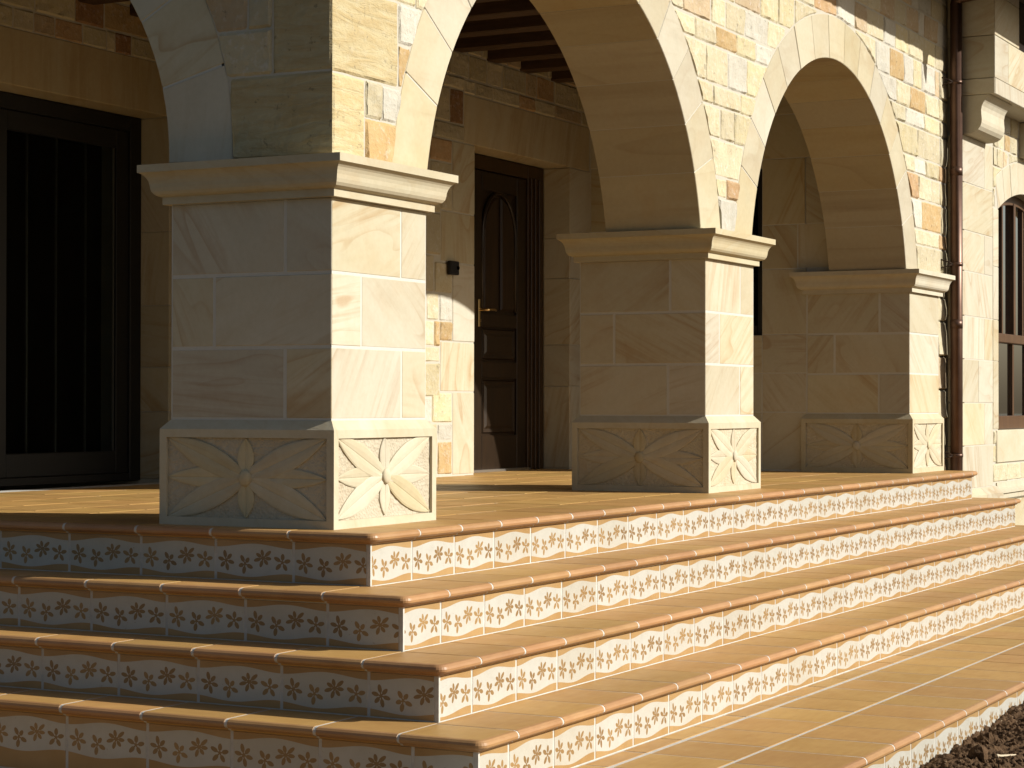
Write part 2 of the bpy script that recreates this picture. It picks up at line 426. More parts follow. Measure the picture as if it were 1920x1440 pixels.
def voussoirs(c, r0, r1, angs, plane, front, depth, mat, parent, name='voussoir', zmin=None):
    for a0, a1 in zip(angs[:-1], angs[1:]):
        gi = math.degrees(.002/r0); ge = math.degrees(.002/r1)
        inn = arcpts(c, r0, a0+gi, a1-gi, 4); ex = arcpts(c, r1, a0+ge, a1-ge, 4)
        if zmin is not None:
            inn = [(a, max(z, zmin)) for a, z in inn]; ex = [(a, max(z, zmin)) for a, z in ex]
            if a0 == angs[0]: inn[0] = (c[0]+math.sqrt(r0*r0-(zmin-c[1])**2), zmin); ex[0] = (c[0]+math.sqrt(r1*r1-(zmin-c[1])**2), zmin)
            if a1 == angs[-1]: inn[-1] = (c[0]-math.sqrt(r0*r0-(zmin-c[1])**2), zmin); ex[-1] = (c[0]-math.sqrt(r1*r1-(zmin-c[1])**2), zmin)
        poly = ex + inn[::-1]      # angle rises leftwards: outline runs counter-clockwise
        o = prism(name, poly, plane, front+random.uniform(-.002, .001), depth, mat, parent, .003)
        if mat == 'ring': soffit_faces(o, 10)
def ringcore(c, r0, r1, a0, a1, plane, front, d0, d1, parent, n=48):
    mp = pmap(plane, front); vs = []; F = []
    for i in range(n+1):
        a = R(a0+(a1-a0)*i/n); ca, sa = math.cos(a), math.sin(a)
        for r_, d_ in ((r0, d0), (r1, d0), (r1, d1), (r0, d1)): vs.append(mp(c[0]+r_*ca, c[1]+r_*sa, d_))
    for i in range(n):
        for k in range(4): F.append((i*4+k, i*4+(k+1) % 4, i*4+4+(k+1) % 4, i*4+4+k))
    F += [(3, 2, 1, 0), tuple(n*4+k for k in range(4))]
    if plane == 'X': F = [f[::-1] for f in F]
    return obj('joint_mortar', vs, F, 'pointing', parent)
RUB = ['C', 'C', 'W', 'Y', 'T', 'C', 'O', 'P', 'W', 'Y', 'T', 'R', 'C']
def fill(a0, a1, courses, plane, front, parent, bot=None, wmin=.12, wmax=.30, pal=RUB, name='stone', amp=.010):
    for z0, z1 in zip(courses[:-1], courses[1:]):
        a = a0
        while a < a1-.02:
            w = random.uniform(wmin, wmax)
            if a+w > a1-.08: w = a1-a
            rough(name, a, a+w, z0, z1, plane, front+random.uniform(-.003, .004), 'rub_'+random.choice(pal), parent, bot=bot, amp=amp)
            a += w

# ------------------------------------------------------------------ measures (metres; X along the sunny front, Y into the house)
WX, WY, X2, X3 = .7295, .764, 3.488, 6.981
ZB, ZS, ZF, ZC = .3526, .3865, 1.184, 1.329
OS = .029
OX, OY, TX, TY, H = .077, .199, .2216, .2624, .186
FR = OS                      # plane of shafts and arcade faces
AZ = 1.0746; A1, A2 = (2.08, AZ), (5.547, AZ)
D = 2.338; SLW, SLD = 3.40, 3.60
XP = X3+OS

# ------------------------------------------------------------------ ground, soil
g2 = obj('ground', [(-400, -400, -1.2), (400, -400, -1.2), (400, 400, -1.2), (-400, 400, -1.2)], [(0, 1, 2, 3)], 'earth', None)
g2['kind'] = 'structure'
def soil_h(x, y):
    base = -.885 - .10*max(0, 1.25-x) + .02*math.sin(x*3.1) - .05*max(0, -1.95-y)
    n1 = noise.fractal(Vector((x*3.2, y*3.2, 4.2)), 1.0, 2.1, 3)*.035
    n2 = abs(noise.noise(Vector((x*22, y*22, 1.7))))*.022
    n3 = noise.fractal(Vector((x*45, y*45, 2.3)), .6, 2.2, 4)*.013
    c = noise.cell(Vector((x*11, y*11, .5)))
    return base+n1+n2+n3
def heightfield(name, x0, x1, y0, y1, nx, ny, fn, mat, skirt=None):
    vs = []; F = []
    for j in range(ny+1):
        for i in range(nx+1):
            x = x0+(x1-x0)*i/nx; y = y0+(y1-y0)*j/ny; vs.append((x, y, fn(x, y)))
    for j in range(ny):
        for i in range(nx): a = j*(nx+1)+i; F.append((a, a+1, a+nx+2, a+nx+1))
    return obj(name, vs, F, mat, None, True)
s_ = heightfield('soil_bed', .55, 3.6, -2.45, -1.741, 610, 145, soil_h, 'soil')
s_['kind'] = 'stuff'; s_['label'] = 'loose dark brown soil heaped against the bottom tiled riser'; s_['category'] = 'soil'
s2 = heightfield('soil', -3, 14, -9, -2.445, 100, 50, lambda x, y: soil_h(x, y) if y > -2.6 and .5 < x < 3.7 else -.99-.12*min(1, max(0, -y-2.4))+.05*noise.noise((x*2, y*2, 0)), 'soil')
s2['kind'] = 'structure'
s3 = heightfield('soil', 3.59, 14, -2.46, -1.741, 100, 14, lambda x, y: -.93+.05*noise.noise((x*5, y*5, 0)), 'soil'); s3['kind'] = 'structure'
cl = MB()
for i in range(420):
    x = random.uniform(1.0, 3.1); y = random.uniform(-2.2, -1.78); rr = random.uniform(.003, .011) if i > 2 else .036
    if i < 3: x, y = [(1.98, -1.80), (2.75, -1.82), (1.5, -1.9)][i]
    c = Vector((x, y, soil_h(x, y)+rr*.3)); vs = []; F = []
    nu, nv = 8, 5
    for j in range(nv+1):
        for k in range(nu):
            th = math.pi*j/nv; p = Vector((math.sin(th)*math.cos(2*math.pi*k/nu), math.sin(th)*math.sin(2*math.pi*k/nu), math.cos(th)))
            vs.append(c+p*rr*(1+.45*noise.noise(p*2.3+c*40)))
    for j in range(nv):
        for k in range(nu): F.append((j*nu+k, (j+1)*nu+k, (j+1)*nu+(k+1) % nu, j*nu+(k+1) % nu))
    cl.add(vs, F)
o = cl.build('soil_clod', 'soil', None); o['kind'] = 'stuff'; o['label'] = 'crumbly brown clods scattered over the soil bed'; o['category'] = 'soil'
m_ = MB()
rp = [(1.50, -1.975), (1.56, -1.955), (1.63, -1.95), (1.72, -1.985)]
m_.tube([(x, y, soil_h(x, y)+.028-.008*i) for i, (x, y) in enumerate(rp)], [.002, .0045, .005, .0025], 7)
o = m_.build('root', 'root', None, True); o['label'] = 'thin pale bent root lying on the dark soil'; o['category'] = 'root'

# ------------------------------------------------------------------ steps, landing and porch floor
NOSE = [(.018, 0), (.027, -.0022), (.0335, -.0085), (.036, -.016), (.0345, -.0235), (.028, -.029), (.018, -.0315), (.013, -.0335), (.0115, -.0375), (.004, -.0405), (-.004, -.041)]
NZ = .041
def tread_mesh(L, dep, key, gap=.0105, mat='tile', shrink=0.0, cache={}):
    k = (round(L, 4), round(dep, 4), gap, mat, shrink)
    if k in cache: return cache[k]
    prof = [(d-shrink*(1 if d > .012 else .3), z-shrink*(1 if z > -.02 else -.3)) for d, z in NOSE]
    ring = [(-(d), z) for d, z in prof]          # y = -d (outwards is -y)
    ring = [(dep-.003-shrink, -shrink)] + ring + [(.004, -.02), (dep-.003, -.02)]
    if shrink == 0: ring[0] = (dep-.0045, 0); ring.insert(0, (dep-.003, -.0015))
    x0, x1 = gap/2, L-gap/2; c = .0012; vs = []; F = []; n = len(ring)
    for x in ((x0, x0+c, x1-c, x1) if shrink == 0 else (x0, x1)):
        e = (x in (x0, x1)) and shrink == 0
        for y, z in ring: vs.append((x, y+(.0012 if e and y < 0 else 0), z-(.0010 if e and z > -.012 else 0)))
    m = len(vs)//n
    for i in range(m-1):
        for j in range(n): F.append((i*n+j, i*n+(j+1) % n, (i+1)*n+(j+1) % n, (i+1)*n+j))
    F.append(tuple(range(n))[::-1]); F.append(tuple((m-1)*n+j for j in range(n)))
    me = newmesh('tread_tile', vs, F, [mat, 'nose'] if mat == 'tile' else mat)
    if mat == 'tile':
        for p in me.polygons:
            if len(p.vertices) == 4 and all(me.vertices[q].co.y < -.012 for q in p.vertices): p.material_index = 1
    cache[k] = me; return me
def riser_mesh(x0, x1, p, hh, cache={}):
    up = max(0, hh-.1455)
    k = (round(x0, 4), round(x1, 4), p, hh)
    if k in cache: return cache[k]
    g = .0058; a0, a1 = x0+(g if x0 <= 0 else g), x1-g; z0, z1 = .0025, hh-.001; b = .0012; th = .010
    q0 = [(a0+b, z0+b), (a1-b, z0+b), (a1-b, z1-b), (a0+b, z1-b)]; q1 = [(a0, z0), (a1, z0), (a1, z1), (a0, z1)]
    vs = [(a, 0, z) for a, z in q0] + [(a, b, z) for a, z in q1] + [(a, th, z) for a, z in q1]
    F = [(0, 1, 2, 3)]
    for m in (0, 1):
        for i in range(4): j = (i+1) % 4; F.append((m*4+i, (m+1)*4+i, (m+1)*4+j, m*4+j))
    cache[k] = newmesh('riser_tile', vs, F, 'riser', [(v[0]*.31/p, v[2]-up) for v in vs]); return cache[k]
def flat_tile(x0, x1, y0, y1, z, parent, name='floor_tile', gx=.011, gy=.011, th=.012, cache={}):
    L, W_ = x1-x0-gx, y1-y0-gy
    if L < .02 or W_ < .02: return
    k = (round(L, 3), round(W_, 3))
    if k not in cache:
        a, b, c = L/2, W_/2, .0012
        vs = [(-a+c, -b+c, 0), (a-c, -b+c, 0), (a-c, b-c, 0), (-a+c, b-c, 0)] + [(-a, -b, -c), (a, -b, -c), (a, b, -c), (-a, b, -c)] + [(-a, -b, -th), (a, -b, -th), (a, b, -th), (-a, b, -th)]
        F = [(0, 1, 2, 3)]
        for m in (0, 1):
            for i in range(4): j = (i+1) % 4; F.append((m*4+i, (m+1)*4+i, (m+1)*4+j, m*4+j))
        cache[k] = newmesh('floor_tile', vs, F, 'floor')
    return inst(name, cache[k], parent, ((x0+x1)/2, (y0+y1)/2, z+random.uniform(-.0006, .0006)))
def corner_tile(xr, yr, xj, yj, z, parent, mat='tile', name='tread_tile', shrink=0.0, sx=1, gap=.0075, n=6):
    """corner tread: riser corner at (xr, yr); sx = -1 mirrors it for the far end of the flight"""
    prof = [(d-shrink*(1 if d > .012 else .3), q-shrink) for d, q in NOSE]
    path = [((-1, 0), (0, yj-yr-(gap/2 if not shrink else 0)))]
    def pos(d, s):
        # s in 0..n : along the arc, ends extended to the joints
        if s < 0: return (-d, yj-yr-gap/2)
        if s > n: return ((xj-xr)*sx-gap/2, -d)
        a = math.pi + (math.pi/2)*s/n
        return (max(d, 0)*math.cos(a), max(d, 0)*math.sin(a))
    vs = []; F = []; m = n+3
    for s in range(-1, n+2):
        for d, q in prof:
            x, y = pos(max(d, .0005), s); vs.append((xr+sx*x, yr+y, z+q))
    k = len(prof)
    for i in range(m-1):
        for j in range(k-1): F.append((i*k+j, i*k+j+1, (i+1)*k+j+1, (i+1)*k+j))
    c = len(vs); vs.append((xr+sx*((xj-xr)*sx-gap/2), yj-gap/2, z-shrink))
    F.append(tuple([i*k for i in range(m)] + [c]))
    # joint sides
    b0 = len(vs); vs += [(vs[0][0]+sx*.03, vs[0][1], z-.03), (vs[c][0], vs[c][1], z-.03), (vs[(m-1)*k][0], vs[(m-1)*k][1]+.03, z-.03)]
    F.append((0, c, b0+1, b0)); F.append((c, (m-1)*k, b0+2, b0+1))
    if sx < 0: F = [f[::-1] for f in F]
    o = obj(name, vs, F, [mat, 'nose'], parent)
    for i in range((m-1)*(k-1)): o.data.polygons[i].material_index = 1
    return o

steps = thing('entrance_steps', 'broad tan tiled entrance steps with wavy flower-patterned risers wrapping the porch corner', 'steps', (0, -1, -1))
floor = thing('porch_floor', None, None, (3, 1, 0), kind='structure')
PX, PY = .311, .335
XE = [7.69+.12*k for k in range(4)]                  # far riser plane of each step
JX = [.207, -.045, -.302, -.545]; JY = [.119, -.168, -.463, -.728]
JYN = [.119, .169, -.13, -.424]
YB = 3.3                                              # the flight along the shaded side runs back to here
HH = H-NZ
def core(name, parent, k, z0, z1):
    pass
cm = MB()
for k in range(4):
    xr, yr, z = -OX-k*TX, -OY-k*TY, -k*H
    par = floor if k == 0 else steps
    # mortar bed showing in the joints
    gm = MB(); gm.box(xr+.0016, XE[k]-.0016, yr+.0016, YB, z-H-(.03 if k < 3 else .3), z-.0012); gm.build('mortar_bed', 'grout', par)
    # grout noses
    gme = tread_mesh(XE[k]-xr-.03, .05, 'g', 0.0, 'grout', .0009); inst('grout_line', gme, par, (xr+.015, yr, z))
    gmy = tread_mesh(YB-yr-.03, .05, 'g', 0.0, 'grout', .0009); inst('grout_line', gmy, par, (xr, YB, z), -math.pi/2)
    # sunny side treads
    x = JX[k]; dep = TY if k else .33
    corner_tile(xr, yr, JX[k], JY[k], z, par)
    while x < XE[k]-.10:
        L = PX if x+PX < XE[k]-.16 else XE[k]-.12-x
        inst('tread_tile', tread_mesh(L, dep, 0), par, (x, yr, z+random.uniform(-.0005, .0005))); x += L
        if L != PX: break
    xj = x
    corner_tile(XE[k], yr, xj, yr+.30, z, par, sx=-1)
    # shaded side treads (left to right runs towards -Y)
    y = JY[k]; dep = TX if k else .318; first = True
    while y < YB:
        L = (JYN[k]-JY[k]) if (first and JYN[k] > JY[k]) else PY
        first = False
        inst('tread_tile', tread_mesh(L, dep, 0), par, (xr, y+L, z+random.uniform(-.0005, .0005)), -math.pi/2); y += L
    # risers, sunny side
    zr = z-H
    j = JX[k]
    a = xr
    first = True
    while a < XE[k]-.01:
        nx = j if first else a+PX
        e = min(nx, XE[k])
        if first: me = riser_mesh(PX-(e-a), PX, PX, HH); inst('riser_tile', me, steps, (e-PX, yr, zr))
        else: me = riser_mesh(0, e-a, PX, HH); inst('riser_tile', me, steps, (a, yr, zr))
        a = nx; first = False
    # risers, shaded side; the first piece at the corner is cut
    y = JYN[k] if JYN[k] > yr else JY[k]
    st = JYN[k] if k == 0 else [None, .169, -.13, -.424][k]
    y = st
    while y-PY > yr: y -= PY
    ex = .05 if k == 3 else 0; zr -= ex; hh_ = HH+ex
    me = riser_mesh(0, y-(yr+.012), PY, hh_); inst('riser_tile', me, steps, (xr, y, zr), -math.pi/2)
    while y < YB:
        inst('riser_tile', riser_mesh(0, PY, PY, hh_), steps, (xr, y+PY, zr), -math.pi/2); y += PY
    zr += ex
    box('edge_strip', 'grout', steps, xr-.0006, xr+.009, yr-.0006, yr+.0118, zr+.001, z-NZ)
    # far end
    me = riser_mesh(0, .30, PX, HH); inst('riser_tile', me, steps, (XE[k], yr+.012, zr), math.pi/2)
# landing
LZ = -4*H; LY = -1.740; LX0 = -.98; LX1 = 8.6
gm = MB(); gm.box(LX0+.0016, LX1, LY+.0016, -OY-3*TY+.1, LZ-H-.1, LZ-.0012); gm.build('mortar_bed', 'grout', steps)
inst('grout_line', tread_mesh(LX1-LX0-.03, .05, 'g', 0.0, 'grout', .0009), steps, (LX0+.015, LY, LZ))
x0 = .24-PX*3
corner_tile(LX0, LY, x0, LY+.325, LZ, steps)
x = x0
while x < LX1-.05:
    e = min(x+PX, LX1)
    inst('tread_tile', tread_mesh(e-x, .325, 0), steps, (x, LY, LZ+random.uniform(-.0005, .0005)))
    inst('riser_tile', riser_mesh(0, e-x, PX, HH), steps, (x, LY, LZ-H))
    flat_tile(x+.045, e+.045, LY+.325, LY+.652, LZ, steps, gx=.010, gy=.021)
    if x > -.9: flat_tile(x+.045, e+.045, LY+.652, LY+.652+.102, LZ, steps, gx=.010, gy=.018)
    x = e
inst('riser_tile', riser_mesh(PX-(x0-LX0), PX, PX, HH), steps, (x0-PX, LY, LZ-H))
LL = LZ-.10
gm = MB(); gm.box(-2.3, -OX-3*TX-.002, LY+.4, YB, LL-.2, LL-.0012); gm.build('mortar_bed', 'grout', steps)
for a in range(4):
    for b in range(11): flat_tile(-2.3+.385*a, -2.3+.385*(a+1), LY+.4+PY*b, LY+.4+PY*(b+1), LL, steps)
# porch interior tiles on the same joints
ix = [.207+PX*i for i in range(25)]; iy = [-OY+.33] + [.119+PY*j for j in range(1, 10)]
for a, b in zip(ix[:-1], ix[1:]):
    for c, d in zip(iy[:-1], iy[1:]):
        if a > 3.68 and c > 2.75: continue
        if c > 3.5 or a > 7.1: continue
        flat_tile(a, b, c, d, 0, floor)
for c, d in zip(iy[:-1], iy[1:]):
    if c < 3.2: flat_tile(-OX+.318, .207, c, d, 0, floor)

# ------------------------------------------------------------------ pillars
CAPP = [(.0235, 1.184), (.0235, 1.212), (.0253, 1.2125), (.0363, 1.2155), (.0447, 1.2205), (.0525, 1.231), (.0560, 1.244), (.0578, 1.259), (.0615, 1.272), (.067, 1.283), (.0765, 1.2935), (.0865, 1.2995), (.0903, 1.300), (.0903, 1.3285)]
def loopsolid(name, rect, prof, mat, parent, sub=1, smooth=False, top=True):
    """profile (offset, z) swept round a rectangle with mitred corners"""
    x0, x1, y0, y1 = rect; vs = []; F = []; n = len(prof)
    for o_, z in prof: vs += [(x0-o_, y0-o_, z), (x1+o_, y0-o_, z), (x1+o_, y1+o_, z), (x0-o_, y1+o_, z)]
    for i in range(n-1):
        for k in range(4): F.append((i*4+k, i*4+(k+1) % 4, (i+1)*4+(k+1) % 4, (i+1)*4+k))
    F.append((3, 2, 1, 0)); F.append(tuple((n-1)*4+k for k in range(4)))
    o = obj(name, vs, F, mat, parent)
    return o
def petal(parent, plane, front, c, ang, L, hw, r0=.02):
    """carved leaf lying on the sunk panel; front = panel plane"""
    mp = pmap(plane, front); n = 12; vs = []; F = []
    ca, sa = math.cos(ang), math.sin(ang)
    prof = [(-1, .0), (-1, -.0085), (-.86, -.0115), (-.45, -.0125), (-.10, -.0100), (0, -.0075), (.10, -.0100), (.45, -.0125), (.86, -.0115), (1, -.0085), (1, .0)]
    wob = random.uniform(0, 9)
    for i in range(n+1):
        s = i/n; w = hw*(math.sin(math.pi*min(1, (.10+.90*s)**.95))**.78 if s < 1 else 0)*(1+.05*noise.noise((s*5, wob, 0)))
        w = max(w, .0012); bend = .006*math.sin(math.pi*s)*noise.noise((wob, 3, 1))
        for q, dz in prof:
            l = r0+s*(L-r0); tq = w*q+bend
            lift = dz*.78*(1-.3*s) if dz else .001
            vs.append(mp(c[0]+l*ca-tq*sa, c[1]+l*sa+tq*ca, lift))
    k = len(prof)
    for i in range(n):
        for j in range(k-1): F.append((i*k+j, (i+1)*k+j, (i+1)*k+j+1, i*k+j+1))
    F.append(tuple(range(k))); F.append(tuple(n*k+j for j in range(k))[::-1])
    if plane == 'X': F = [f[::-1] for f in F]
    return obj('petal', vs, F, 'trim', parent)
def panelface(mb, mbp, plane, front, a0, a1, z0, z1, bd=.031, dep=.012):
    mp = pmap(plane, front)
    o = [(a0, z0), (a1, z0), (a1, z1), (a0, z1)]; i_ = [(a0+bd, z0+.03), (a1-bd, z0+.03), (a1-bd, z1-.03), (a0+bd, z1-.03)]
    vs = [mp(a, z, 0) for a, z in o] + [mp(a, z, 0) for a, z in i_] + [mp(a, z, dep) for a, z in i_]
    F = []
    for k in range(4):
        j = (k+1) % 4; F += [(k, j, 4+j, 4+k), (4+k, 4+j, 8+j, 8+k)]
    flip = plane == 'X'
    mb.add(vs, [f[::-1] for f in F] if flip else F)
    # pecked ground, slightly uneven
    nx, nz = 40, 18; pv = []; pf = []
    (b0, c0), (b1, c1) = i_[0], i_[2]
    for a in range(nx+1):
        for q in range(nz+1):
            x = b0+(b1-b0)*a/nx; z = c0+(c1-c0)*q/nz
            pv.append(mp(x, z, dep+.0015*noise.noise((x*60, z*60, front))+.0012*random.uniform(-1, 1)))
    for a in range(nx):
        for q in range(nz):
            i0 = a*(nz+1)+q; f = (i0, i0+nz+1, i0+nz+2, i0+1); pf.append(f[::-1] if flip else f)
    mbp.add(pv, pf)
    return i_
def pillar(x0, label, jl, jr, wx=WX, wall=False):
    P = thing('stone_pillar', label, 'pillar', (x0+wx/2, WY/2, 0), 'carved stone pillars of the porch')
    # base
    bm_ = MB(); pk = MB(); x1 = x0+wx
    panels = [('Y', 0., x0, x1), ('X', x0, 0., WY)]
    ii = []
    for pl, fr, a0, a1 in panels: ii.append((pl, fr, panelface(bm_, pk, pl, fr, a0, a1, .0, ZB)))
    vs = [(x0, 0, 0), (x1, 0, 0), (x1, WY, 0), (x0, WY, 0), (x0, 0, ZB), (x1, 0, ZB), (x1, WY, ZB), (x0, WY, ZB),
          (x0+OS, OS, ZS), (x1-OS, OS, ZS), (x1-OS, WY-OS, ZS), (x0+OS, WY-OS, ZS)]
    bm_.add(vs, [(1, 2, 6, 5), (2, 3, 7, 6), (4, 5, 9, 8), (5, 6, 10, 9), (6, 7, 11, 10), (7, 4, 8, 11), (8, 9, 10, 11), (3, 2, 1, 0)])
    base = bm_.build('base_block', 'trim', P)
    pk.build('carved_ground', 'pecked', base)
    for pl, fr, q in ii:
        c = ((q[0][0]+q[2][0])/2, (q[0][1]+q[2][1])/2); w = (q[2][0]-q[0][0])/2; h_ = (q[2][1]-q[0][1])/2
        if pl == 'Y': c = (c[0]-.004, c[1]+.004)
        ff = fr+.012; dg = math.atan2(h_, w); Ld = math.hypot(w, h_)-.004
        for a in (0, math.pi): petal(base, pl, ff+.0015, c, a, w-.003, .038)
        for a in (math.pi/2, -math.pi/2): petal(base, pl, ff+.0012, c, a, h_-.002, .036)
        for a in (dg, math.pi-dg, -dg, math.pi+dg): petal(base, pl, ff, c, a, Ld, .048)
        mp = pmap(pl, ff); vs = []; F = []; n = 12
        for k, (rr, dd) in enumerate([(1, .002), (1, -.013), (.8, -.018), (.45, -.0205), (.02, -.021)]):
            for i in range(n):
                a = 2*math.pi*i/n; vs.append(mp(c[0]+.027*rr*math.cos(a), c[1]+.030*rr*math.sin(a), dd))
        for k in range(4):
            for i in range(n): f = (k*n+i, k*n+(i+1) % n, (k+1)*n+(i+1) % n, (k+1)*n+i); F.append(f if pl == 'Y' else f[::-1])
        F.append(tuple(4*n+i for i in range(n)))
        obj('boss', vs, F, 'trim', base, True)
    # shaft
    gp = .0014
    box('mortar_core', 'pointing', P, x0+OS+gp, x1-OS-gp, OS+gp, WY-OS-gp, ZS-.02, ZF+.02)
    zc = [ZS+.002, .651, .916, ZF+.004]
    for i in range(3):
        z0, z1 = zc[i], zc[i+1]
        e = [OS, jl[i], WY-OS]
        for a, b in zip(e[:-1], e[1:]): slab('stone', a, b, z0, z1, 'X', x0+OS+random.uniform(-.0015, .001), 'ashlar', P, mit=(1 if a == OS else 0, 0), gap=.012, bevel=.0025)
        e = [x0+OS] + ([x0+jr[i]] if jr[i] else []) + [x1-OS]
        for a, b in zip(e[:-1], e[1:]): slab('stone', a, b, z0, z1, 'Y', OS+random.uniform(-.001, .001), 'ashlar', P, mit=(1 if a == x0+OS else 0, 0), gap=.009, bevel=.0025)
        box('stone', 'ashlar', P, x1-OS-.046, x1-OS, OS+.046, WY-OS, z0+.002, z1-.002)
        box('stone', 'ashlar', P, x0+OS+.046, x1-OS-.047, WY-OS-.046, WY-OS, z0+.002, z1-.002)
    loopsolid('capital', (x0+OS, x1-OS, OS, WY-OS), CAPP, 'trim', P)
    return P
pillar(0, 'corner stone pillar nearest the steps, its shaded face broad and its base carved with a flower', [.228, .539, .228], [.516, .228, .510])
pillar(X2, 'middle stone pillar standing between the two sunlit arches', [.235, .536, .224], [.5, .217, .508])
pillar(X3, 'far stone pillar built against the shaded wall beside the copper downpipe', [.237, .541, .232], [None, None, None])

# ------------------------------------------------------------------ arcade walls
TOPZ = 3.36; TH = .525
def arcbot(circs, base):
    def f(a):
        b = base
        for c, r in circs:
            if abs(a-c[0]) < r: b = max(b, c[1]+math.sqrt(r*r-(a-c[0])**2))
        return b
    return f
def colcore(name, a0, a1, base, circs, plane, front, d0, d1, mat, parent, n=150):
    mp = pmap(plane, front); f = arcbot(circs, base); vs = []; F = []
    for i in range(n+1):
        a = a0+(a1-a0)*i/n; b = f(a)
        vs += [mp(a, b, d0), mp(a, TOPZ, d0), mp(a, b, d1), mp(a, TOPZ, d1)]
    for i in range(n):
        k = i*4; F += [(k, k+4, k+5, k+1), (k+2, k+3, k+7, k+6), (k, k+2, k+6, k+4), (k+1, k+5, k+7, k+3)]
    F += [(0, 1, 3, 2), (n*4, n*4+2, n*4+3, n*4+1)]
    if plane == 'X': F = [q[::-1] for q in F]
    return obj(name, vs, F, mat, parent)
REX = 1.661; RI1, RI2 = 1.397, 1.409
ZSP = 1.3305
aw = thing('arcade_wall', 'sunlit coursed stone wall with two round arches over the porch front', 'wall', (3.9, .3, ZC))
colcore('mortar_core', FR+.004, 7.88, ZSP+.002, [(A1, REX-.012), (A2, REX-.012)], 'Y', FR, .003, TH-.004, 'mortar', aw)
KA = [90-5.25-10.42*k for k in range(7)][::-1]
ANG = [90-79.6] + KA + [180-a for a in KA[::-1]] + [180-(90-79.6)]
for c, r in ((A1, RI1), (A2, RI2)):
    voussoirs(c, r, REX, ANG, 'Y', FR, TH, 'ring', aw, zmin=ZSP+.001)
for c, r in ((A1, RI1), (A2, RI2)): ringcore(c, r+.0015, REX-.002, 11.3, 168.7, 'Y', FR, .003, TH-.003, aw)
fb = arcbot([(A1, REX+.001), (A2, REX+.001)], ZSP)
def row(z0, z1, xs, cols, wall=aw, plane='Y', front=FR, bot=fb, amp=.010):
    for a, b, c in zip(xs[:-1], xs[1:], cols):
        if c != '-': rough('stone', a, b, z0, z1, plane, front+random.uniform(-.003, .004), 'rub_'+c, wall, bot=bot, amp=amp)
# above the corner pillar
rough('stone', FR, .252, ZSP+.001, 1.632, 'Y', FR, 'rub_L', aw, mit=(1, 0), bot=None, amp=.007, nx=8, nz=7)
row(1.493, 1.632, [.252, .367, .52], 'CW'); row(ZSP, 1.493, [.252, .47], 'O')
rough('stone', FR, .487, 1.632, 1.955, 'Y', FR, 'rub_L', aw, mit=(1, 0), amp=.007, nx=8, nz=7)
row(1.632, 1.80, [.487, .62], 'O'); row(1.80, 1.955, [.487, .75], 'W'); 
row(1.955, 2.08, [FR+.25, .45, .62, .85], 'TYC'); rough('stone', FR, FR+.25, 1.955, 2.25, 'Y', FR, 'rub_Y', aw, mit=(1, 0), amp=.007)
row(2.08, 2.25, [FR+.25, .5, .7, 1.0], 'CWT')
fill(FR+.05, 3.0, [2.25, 2.40, 2.54, 2.725, 2.90, 3.1, 3.32], 'Y', FR, aw, bot=fb)
# between the arches
row(2.385, 2.535, [3.0, 3.22, 3.588, 3.788, 4.057, 4.394, 4.675], 'CPCTWC')
row(2.275, 2.385, [3.05, 3.374, 3.649, 3.938, 4.214, 4.47], 'CTOYW')
row(2.08, 2.275, [3.15, 3.518, 3.819, 4.079, 4.40], 'CTWY')
row(1.97, 2.08, [3.40, 3.614, 3.997, 4.25], 'YCY'); row(1.805, 1.97, [3.45, 3.716, 3.909, 4.18], 'CTY')
row(1.61, 1.805, [3.55, 4.08], 'T'); row(1.505, 1.61, [3.62, 3.802, 4.0], 'YR'); row(ZSP, 1.505, [3.66, 3.97], 'W')
row(2.535, 2.725, [3.0, 3.25, 3.6, 3.914, 4.293, 4.559, 4.826, 5.2], 'TCYPYYC')
row(2.725, 2.90, [3.0, 3.3, 3.62, 4.0, 4.3, 4.6, 4.855, 5.153, 5.545, 5.883, 6.117, 6.457, 6.699, 6.988, 7.351, 7.60, 7.88], 'CWTYCOCRWPTWYCYT')
fill(3.0, 7.88, [2.90, 3.06, 3.2, 3.34], 'Y', FR, aw, pal=['C', 'T', 'P', 'Y', 'W', 'T', 'B'])
# beyond the second arch
row(2.535, 2.725, [5.9, 6.294, 6.586, 6.871, 7.087, 7.289, 7.58, 7.70, 7.88], 'CWOWYWPT')
row(2.385, 2.535, [6.35, 6.718, 7.008, 7.371, 7.69, 7.88], 'WCOCY'); row(2.275, 2.385, [6.55, 6.91, 7.329, 7.70, 7.88], 'CWYT')
row(2.08, 2.275, [6.65, 7.187, 7.72, 7.88], 'YTC'); row(1.97, 2.08, [6.85, 7.126, 7.37, 7.68, 7.88], 'CWYR')
row(1.805, 1.97, [6.9, 7.206, 7.516, 7.71, 7.88], 'RCTY'); row(1.61, 1.805, [7.0, 7.287, 7.73, 7.88], 'WOT')
row(1.505, 1.61, [7.05, 7.69, 7.88], 'CR'); row(ZSP, 1.505, [7.05, 7.74, 7.88], 'TY')
# stones beside the far shaft, behind the pipe
fill(X3+WX-OS+.002, 7.88, [-.9, -.6, -.3, -.02, .16, .35, .55, .78, 1.02, 1.18, ZSP], 'Y', FR+.012, aw, pal=['C', 'R', 'Y', 'T', 'P'], amp=.022, wmin=.2, wmax=.3)

